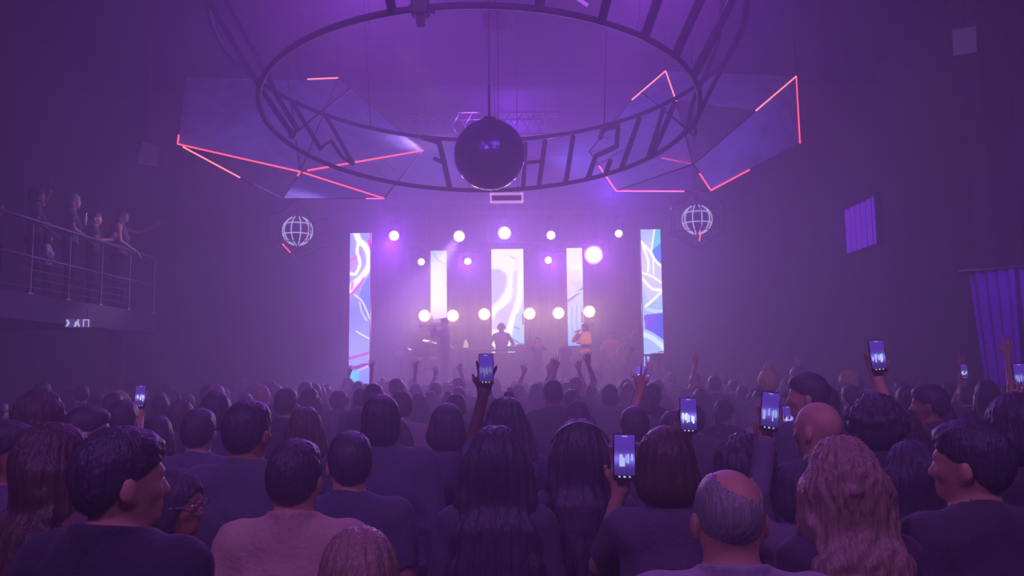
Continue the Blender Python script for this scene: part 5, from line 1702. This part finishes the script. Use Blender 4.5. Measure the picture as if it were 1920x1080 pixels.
# people with a look of their own, placed where the picture shows them
SPECIAL = [  # yellow light on some heads is painted in as hair colour
    ('topbun', 1440, 696, 8.0, 'person with topknot coloured for yellow light above the tilted phone', HAIR['blond_and_lit']),
    ('curly', 1590, 697, 10.5, 'person with curls coloured for yellow light left of the highest right phone', HAIR['blond_and_lit']),
    ('bun', 1497, 688, 9.5, 'person with a pale blond bun above the man in left profile', HAIR['blonde']),
    ('curly', 222, 735, 8.5, 'blond person left of the violet phone', HAIR['blond_and_lit']),
    ('bob', 405, 724, 9.0, 'blond person behind the round-haired head at the left', HAIR['blonde']),
    ('arm_up', 672, 716, 14.0, 'person raising an arm before the foot of the furthest left screen', None),
    ('arm_up', 752, 718, 13.0, 'person raising an arm in the smoke right of the furthest left screen', None),
    ('arms_up', 1012, 716, 12.5, 'person clapping raised hands before the wide middle screen', None),
    ('arms_up', 1062, 718, 12.0, 'person clapping raised hands below the singer', None),
    ('point_up', 1340, 706, 11.0, 'person raising two fingers left of the yellow topknot', None),
    ('arm_up', 1850, 716, 7.0, 'person raising an arm before the purple curtain', None),
    ('arm_up', 1778, 720, 9.7, 'person raising an arm left of the purple curtain', None),
]
for key, px, py, Y, lb, hm in SPECIAL:
    p = at(px, py, Y)
    crowd(key, p.x, p.y, min(1.88, max(1.55, p.z)), rg.uniform(-.15, .15), lb, None, hairm=hm, skin=SKIN['fair'])
    taken.append((p.x, p.y))
ZONES = [(-9, 540, 'by the left wall'), (540, 645, 'left of the furthest left screen'), (645, 790, 'beneath the furthest left screen'), (790, 915, 'below the drum kit'),
         (915, 1050, 'below the wide middle screen'), (1050, 1190, 'below the singer'), (1190, 1300, 'beneath the furthest right screen'), (1300, 1480, 'right of the furthest right screen'),
         (1480, 1700, 'below the violet louvre'), (1700, 4000, 'before the purple curtain')]
def zone(px):
    for a, b, t in ZONES:
        if a <= px < b: return t
    return 'by the left wall'
kinds = ['short'] * 5 + ['short_wide'] * 3 + ['bob'] * 3 + ['long'] * 4 + ['wavy'] * 2 + ['bun', 'topbun', 'pony', 'pony', 'curly', 'bald']
raised = ['arm_up', 'arms_up', 'point_up']
y = 5.3
row = 0
while y < 17.9:
    hw = min(y * 0.66 + .3, 7.6)
    xl = max(-hw, -8.6); xr = min(hw, 7.3)
    x = xl + rg.uniform(0, .5)
    while x < xr:
        xx, yy = x + rg.uniform(-.12, .12), y + rg.uniform(-.22, .22)
        x += rg.uniform(.62, .86) * (1.0 if y > 8 else 1.1)
        if any((xx - a) ** 2 + (yy - b) ** 2 < .52 ** 2 for a, b in taken): continue
        if abs(xx + 6.85) < .45 and min(abs(yy - 13.95), abs(yy - 8.6)) < .5: continue
        if abs(xx - 7.55) < .6 and abs(yy - 12.35) < .6: continue
        if xx > 6.4 and 10.2 < yy < 12.4: continue
        taken.append((xx, yy))
        k = rg.choice(raised) if rg.random() < .035 and yy > 9 else rg.choice(kinds)
        female = k in ('bob', 'long', 'wavy', 'bun', 'topbun', 'pony', 'arm_up')
        hgt = rg.gauss(1.62 if female else 1.71, .055)
        hgt = min(1.80, max(1.5, hgt))
        px, _ = project((xx, yy, hgt))
        dep = 'near' if yy < 7.6 else ('halfway to the stage' if yy < 12.5 else 'close to the stage')
        z_ = zone(px)
        lb = '%s %s, %s' % (WORDS[k], 'person in the crowd ' + dep if dep != 'near' else 'person in the nearer crowd', z_)
        gp = '%s people %s %s' % (WORDS[k], dep, z_)
        CROWD.setdefault((k, WORDS[k], {'near': 'rear rows', 'halfway to the stage': 'middle rows'}.get(dep, 'front rows'), z_), []).append(crowd(k, xx, yy, hgt, rg.uniform(-.3, .3), lb, gp))
    y += .88
    row += 1

# ---------------------------------------------------------------- people on the balcony
def perch(px, ytop, Y, x, label, yaw, key=None, **kw):
    p = at(px, ytop, Y)
    H = p.z - BZ
    fig = figure('balcony%d' % px, h=.0125, **{k: v for k, v in kw.items() if k not in ('skin', 'hairc', 'topc')})
    return place_figure(fig, (x, Y, BZ), R(yaw), H, label, None, SKIN[kw.get('skin', 'fair')], HAIR[kw.get('hairc', 'dark')], cloth('%d_%d_%d' % kw['topc'], kw['topc']))
def railhand(s, x=.15, z=1.02, y=.25):
    return {s: ((s * x, y, z), dict(dir=(0, .6, -.5), palm=(0, 0, -1), curl=.4))}
perch(62, 352, 11.55, -6.95, 'person on the balcony with one hand raised beside the face, furthest left', -60, hair='bob', sex='f', topc=(103, 91, 119), arms={-1: ((-.20, .18, 1.72), dict(dir=(0, 0, 1))), **railhand(1)})
perch(100, 440, 11.95, -6.98, 'shorter person on the balcony in a pale blue-white shirt', -70, hair='long', long=.3, sex='f', topc=(196, 196, 226), arms={**railhand(1), **railhand(-1)})
perch(132, 364, 12.6, -7.0, 'person with light hair in dark top on the balcony, second from the left', -65, hair='bob', sex='f', hairc='grey', topc=(95, 85, 113), arms=railhand(1))
perch(180, 398, 13.3, -7.0, 'person holding a slim drink glass on the balcony middle', -70, hair='short', topc=(65, 58, 83), arms={1: ((.16, .30, 1.22), dict(dir=(0, .5, .8), palm=(-1, 0, 0), curl=.5))})
perch(238, 392, 14.1, -6.95, 'person on the balcony end stretching one arm out over the railing', -75, hair='long', long=.3, sex='f', topc=(120, 90, 130), sleeve='none', arms={-1: ((-.28, .46, 1.50), dict(dir=(-.3, .7, .5))), **railhand(1)})
perch(20, 378, 11.0, -7.15, 'person at the left picture edge standing deeper on the balcony', -70, hair='short', topc=(58, 53, 83))
gp_ = at(160, 415, 12.9)
gl = tag(empty('drink_glass', (gp_.x, gp_.y, gp_.z)), 'slim glass catching the light in a hand on the balcony', 'glass')
rel(MB().lathe([(.02, -.07), (.03, .08), (.027, .08), (.018, -.06)], 14, Matrix.Translation(gp_)).build('glass_body', mat('glass_pale', srgb(220, 220, 245), 0.1)), gl)
rel(MB().tube([gp_ + Vector((0, 0, 0)), gp_ + Vector((.02, 0, .14))], .004, 5).build('straw', M_PALE), gl)

# ---------------------------------------------------------------- the band
def player(px, ytop, Y, label, yaw, topc, skin='fair', hairc='dark', **kw):
    p = at(px, ytop, Y)
    H = p.z - SZ
    fig = figure('player%d' % px, h=.011, **kw)
    return place_figure(fig, (p.x, Y, SZ), R(yaw), H, label, None, SKIN[skin], HAIR[hairc], cloth('%d_%d_%d' % topc, topc)), p, H
# singer
pp = at(1097, 607, 20.6)
riser = tag(MB().bevbox((-.1, 21.15, SZ + .1), (5.0, 1.0, .2), .02).build('stage_riser', mat('stage_deck', (0, 0, 0, 1))), 'low dark riser across the stage under the singer', 'platform')
def player_on(px, ytop, Y, z, *a, **k):
    global SZ
    keep = SZ; SZ = z
    try:
        return player(px, ytop, Y, *a, **k)
    finally:
        SZ = keep
s_, p, H = player_on(1097, 607, 20.6, SZ + .2, 'singer in a bright yellow jacket holding a microphone, facing left', 128, (236, 160, 40), skin='tan', hairc='auburn', hair='bob', sex='f', hairwide=.95, top='jacket', sleeve='long', bulk=1.1,
                    arms={1: ((.06, .22, 1.44), dict(dir=(-.5, .3, .6), palm=(-.3, -.6, 0), curl=1.0)), -1: ((-.08, .26, 1.16), dict(dir=(.6, .4, .2), palm=(0, -1, 0), curl=.6))})
fw = Vector((-math.sin(R(128)), math.cos(R(128)), 0))
m0 = p + Vector((0, 0, -.17)) + fw * .14
m1 = m0 + fw * .24 + Vector((0, 0, -.06))
mic = tag(empty('microphone', m0), 'black microphone held to the mouth of the singer', 'microphone')
rel(MB().tube([m0 + fw * .05, m1], .018, 8, r2=.014).build('handle', M_BLACK), mic)
rel(MB().lathe([(.005, -.03), (.024, -.015), (.026, .01), (.018, .03)], 12, aim(m0 + fw * .03, m0)).build('grille', M_ALU), mic)
spot('singer_light', (0.5, 14.5, 7.8), (pp.x, 20.6, 2.75), 3000, (1.0, 0.66, 0.22), 8, .6, .15)
# keyboard player with headphones
s_, p, H = player(940, 606, 22.9, 'keyboard player with headphones and a white vest before the wide middle screen', 180, (235, 220, 225), skin='tan', hair='short', sleeve='none',
                  arms={1: ((.22, .36, 1.10), dict(dir=(0, .9, -.2), palm=(0, 0, -1))), -1: ((-.22, .36, 1.10), dict(dir=(0, .9, -.2), palm=(0, 0, -1)))})
k = H / 1.72
hc = Vector((p.x, 22.9, p.z - .115 * k))
hp_ = tag(empty('headphones', hc), 'headphones on the keyboard player', 'headphones')
rel(MB().tube([hc + Vector((.098 * k * math.cos(a), 0, .118 * k * math.sin(a))) for a in np.linspace(0, math.pi, 15)], .011, 6).build('band', M_BLACK), hp_)
for s in (-1, 1):
    rel(MB().lathe([(.02, -.02), (.042, -.015), (.042, .015), (.02, .02)], 14, Matrix.Translation(hc + Vector((s * .098 * k, 0, -.005))) @ Matrix.Rotation(R(90), 4, 'Y')).build('ear_cup', M_BLACK), hp_)
# trumpet player / drummer side figure
s_, p, H = player_on(834, 597, 21.4, SZ + .2, 'musician in dark clothes playing a silver trumpet left of the middle', 110, (50, 36, 70), hair='short', sleeve='long', bulk=1.15,
                  arms={1: ((.10, .30, 1.46), dict(dir=(-.4, .8, .2), palm=(-1, 0, 0), curl=.8)), -1: ((-.06, .30, 1.45), dict(dir=(.4, .8, .2), palm=(1, 0, 0), curl=.8))})
fw = Vector((-math.sin(R(110)), math.cos(R(110)), 0))
t0 = p + Vector((0, 0, -.16 * H / 1.72)) + fw * .12
tr = tag(empty('trumpet', t0), 'silver trumpet held out to the left', 'trumpet')
M_SILVER = mat('silver', srgb(225, 215, 240), 0.2, .9)
rel(MB().tube([t0, t0 + fw * .36 + Vector((0, 0, -.03))], .010, 8).build('leadpipe', M_SILVER), tr)
rel(MB().lathe([(.012, 0), (.018, .10), (.032, .16), (.065, .20)], 18, aim(t0 + fw * .34 + Vector((0, 0, -.028)), t0 + fw * .9 + Vector((0, 0, -.07))), False).build('bell', M_SILVER), tr)
vv = MB()
for q_ in (.16, .19, .22):
    c0 = t0 + fw * q_ + Vector((0, 0, -.02)); vv.tube([c0 - Vector((0, 0, .06)), c0 + Vector((0, 0, .06))], .011, 8)
vv.tube([t0 + fw * .10, t0 + fw * .12 + Vector((0, 0, -.05)), t0 + fw * .28 + Vector((0, 0, -.06)), t0 + fw * .30 + Vector((0, 0, -.02))], .008, 6)
rel(vv.build('valves', M_SILVER), tr)
# violinist
s_, p, H = player(1008, 632, 20.2, 'violinist drawing a bow upward between the wide and narrow screens', 165, (70, 40, 60), skin='fair', hairc='auburn', hair='long', long=.3, sex='f',
                  arms={1: ((.22, .30, 1.46), dict(dir=(-.3, .5, .3), palm=(0, -1, 0), curl=.8)), -1: ((-.28, .40, 1.44), dict(dir=(.2, .4, .5), palm=(1, 0, 0), curl=.8))})
def bow(a, b, Ya, Yb, label):
    p0, p1 = at(*a, Ya), at(*b, Yb)
    root = tag(empty('violin_bow', p0), label, 'bow')
    rel(MB().tube([p0, p0.lerp(p1, .5) + Vector((0, 0, .012)), p1], .009, 6).build('stick', mat('bow_wood', srgb(210, 150, 120), 0.4)), root)
    rel(MB().tube([p0 + Vector((.02, 0, -.015)), p1 + Vector((.02, 0, -.015))], .005, 5).build('bow_hair', mat('bow_hair', srgb(240, 225, 225), 0.6)), root)
    rel(MB().box(p0 + Vector((.01, 0, -.008)), (.02, .02, .03)).build('frog', M_BLACK), root)
bow((1014, 656), (1026, 622), 19.85, 19.85, 'pale violin bow pointing up to the right')
bow((1000, 652), (983, 630), 20.0, 20.0, 'second thin bow slanting up to the left')
def stringed(c, sc, T, label, name, wood, neckL, cat):
    root = tag(empty(name, c), label, cat)
    def P(o): return rel(o, root)
    prof = []
    for i in range(28):
        a = 2 * math.pi * i / 28
        w = .5 * (1 - .22 * math.exp(-((math.sin(a) - .1) / .25) ** 2)) * (1.0 if math.sin(a) < 0 else .82)
        prof.append((math.cos(a) * w * .36 * sc * 2, math.sin(a) * .5 * sc))
    P(MB().plate(prof, .11 * sc, T).build('body', wood))
    P(MB().plate([(-.03 * sc, .3 * sc), (.03 * sc, .3 * sc), (.025 * sc, (.5 + neckL) * sc), (-.025 * sc, (.5 + neckL) * sc)], .04 * sc, T @ Matrix.Translation((0, -.05 * sc, 0))).build('neck', mat('ebony', srgb(60, 40, 36), 0.4)))
    P(MB().plate([(-.05 * sc, (.5 + neckL) * sc), (.05 * sc, (.5 + neckL) * sc), (.06 * sc, (.66 + neckL) * sc), (-.04 * sc, (.68 + neckL) * sc)], .03 * sc, T @ Matrix.Translation((0, -.045 * sc, 0))).build('headstock', wood))
    st = MB()
    for q_ in (-.015, -.005, .005, .015):
        st.tube([T @ Vector((q_ * sc, -.085 * sc, -.25 * sc)), T @ Vector((q_ * sc, -.08 * sc, (.52 + neckL) * sc))], .002 * sc + .001, 4)
    P(st.build('strings', M_ALU))
    P(MB().box(None, (.16 * sc, .03 * sc, .03 * sc), M=T @ Matrix.Translation((0, -.07 * sc, -.22 * sc))).build('bridge', mat('bridge_wood', srgb(220, 200, 160), 0.5)))
    pg = MB()
    for q_ in (-.07, .07):
        for z_ in (.54, .60, .65):
            pg.lathe([(.012 * sc, -.015 * sc), (.012 * sc, .015 * sc)], 8, T @ Matrix.Translation((q_ * sc, -.045 * sc, (z_ + neckL) * sc)) @ Matrix.Rotation(R(90), 4, 'Y'))
    P(pg.build('tuning_pegs', M_ALU))
    return root
vp = at(1009, 646, 19.95)
stringed(vp, .34, Matrix.Translation(vp) @ Matrix.Rotation(R(-62), 4, 'Y') @ Matrix.Rotation(R(-50), 4, 'X'), 'small violin under the chin of the violinist', 'violin', mat('violin_wood', srgb(220, 110, 60), 0.35), .45, 'violin')
# guitarist with a yellow-green instrument leaning up to the right
s_, p, H = player(1170, 632, 20.3, 'musician with pale hair bent over the yellow-green guitar, right of the stage', 200, (70, 60, 60), skin='fair', hairc='grey', hair='short', messy=.003, head=(0, R(-12), 0), bulk=1.0,
                  arms={1: ((.10, .32, 1.08), dict(dir=(-.6, .2, .2), palm=(0, -1, 0), curl=.6)), -1: ((-.42, .36, 1.28), dict(dir=(0, .2, .8), palm=(1, 0, 0), curl=.8))})
gc = at(1164, 667, 19.9)
stringed(gc, .62, Matrix.Translation(gc) @ Matrix.Rotation(R(30), 4, 'Y'), 'yellow-green guitar pointing up to the right', 'guitar', mat('guitar_wood', srgb(206, 204, 84), 0.3, noise=.15), .62, 'guitar')
# others, partly hidden
player(1058, 640, 19.8, 'person with pale blond hair on the stage left of the singer', 20, (60, 44, 80), skin='fair', hairc='blonde', hair='bob', sex='f', hgt=None) if False else None
s_, p, H = player(1059, 638, 20.0, 'person with pale blond hair on the stage left of the singer', 15, (60, 44, 80), skin='fair', hairc='blond_and_lit', hair='bob', sex='f')
s_, p, H = player(1146, 622, 22.6, 'blurred musician in a red shirt behind the singer', 175, (200, 60, 50), skin='tan', hair='short', arms={1: ((.2, .35, 1.25), {}), -1: ((-.2, .35, 1.25), {})})
s_, p, H = player(795, 628, 23.7, 'drummer in the haze behind the drum kit', 175, (60, 50, 80), skin='tan', hair='short', arms={1: ((.3, .4, 1.25), {}), -1: ((-.3, .4, 1.25), {})})
spot('band_light', (-2.0, 14.0, 7.9), (1.5, 21, 2.2), 700, (1.0, 0.7, 0.45), 26, .8, .15)

# glasses of the short person seen in profile
gp2 = PROFILE
HM2 = Matrix.Rotation(R(-60), 3, 'Z')
gls = tag(empty('glasses', gp2['root'].location), 'thin-framed glasses on the small person in profile at the left', 'glasses')
k2 = gp2['root'].scale[0]
def gpt(x, y, z):
    N_, HM_ = gp2['head']
    v = Vector(N_ + HM_ @ A(x, y, z)) * k2
    return gp2['root'].location + Matrix.Rotation(gp2['yaw'], 3, 'Z') @ v
for s in (-1, 1):
    rel(MB().tube([gpt(s * .032 + .023 * math.cos(a), .108, .117 + .018 * math.sin(a)) for a in np.linspace(0, 2 * math.pi, 17)[:-1]], .0022, 6, True).build('rim', M_ALU), gls)
    rel(MB().tube([gpt(s * .056, .106, .12), gpt(s * .088, .02, .118), gpt(s * .090, -.03, .110)], .002, 6).build('temple', M_ALU), gls)
rel(MB().tube([gpt(-.010, .109, .12), gpt(.010, .109, .12)], .002, 6).build('bridge', M_ALU), gls)

# like-looking people of one group: say which one by their order from the left
ORD = ['leftmost', 'second from left', 'third from left', 'fourth from left', 'fifth from left', 'sixth from left', 'seventh from left', 'eighth from left', 'ninth from left', 'tenth from left', 'eleventh from left', 'twelfth from left']
for (key_, word, dep_, z_), mem in CROWD.items():
    if len(mem) < 2: continue
    mem.sort(key=lambda o: project(o.location + Vector((0, 0, 1.6)))[0])
    for i_, o in enumerate(mem):
        o['label'] = '%s person, %s of such %s, %s' % (word, ORD[min(i_, 11)], z_, dep_)

for o in list(COL.objects):
    if o.type == 'MESH' and not o.material_slots:
        o.data.materials.append(M_BLACK)
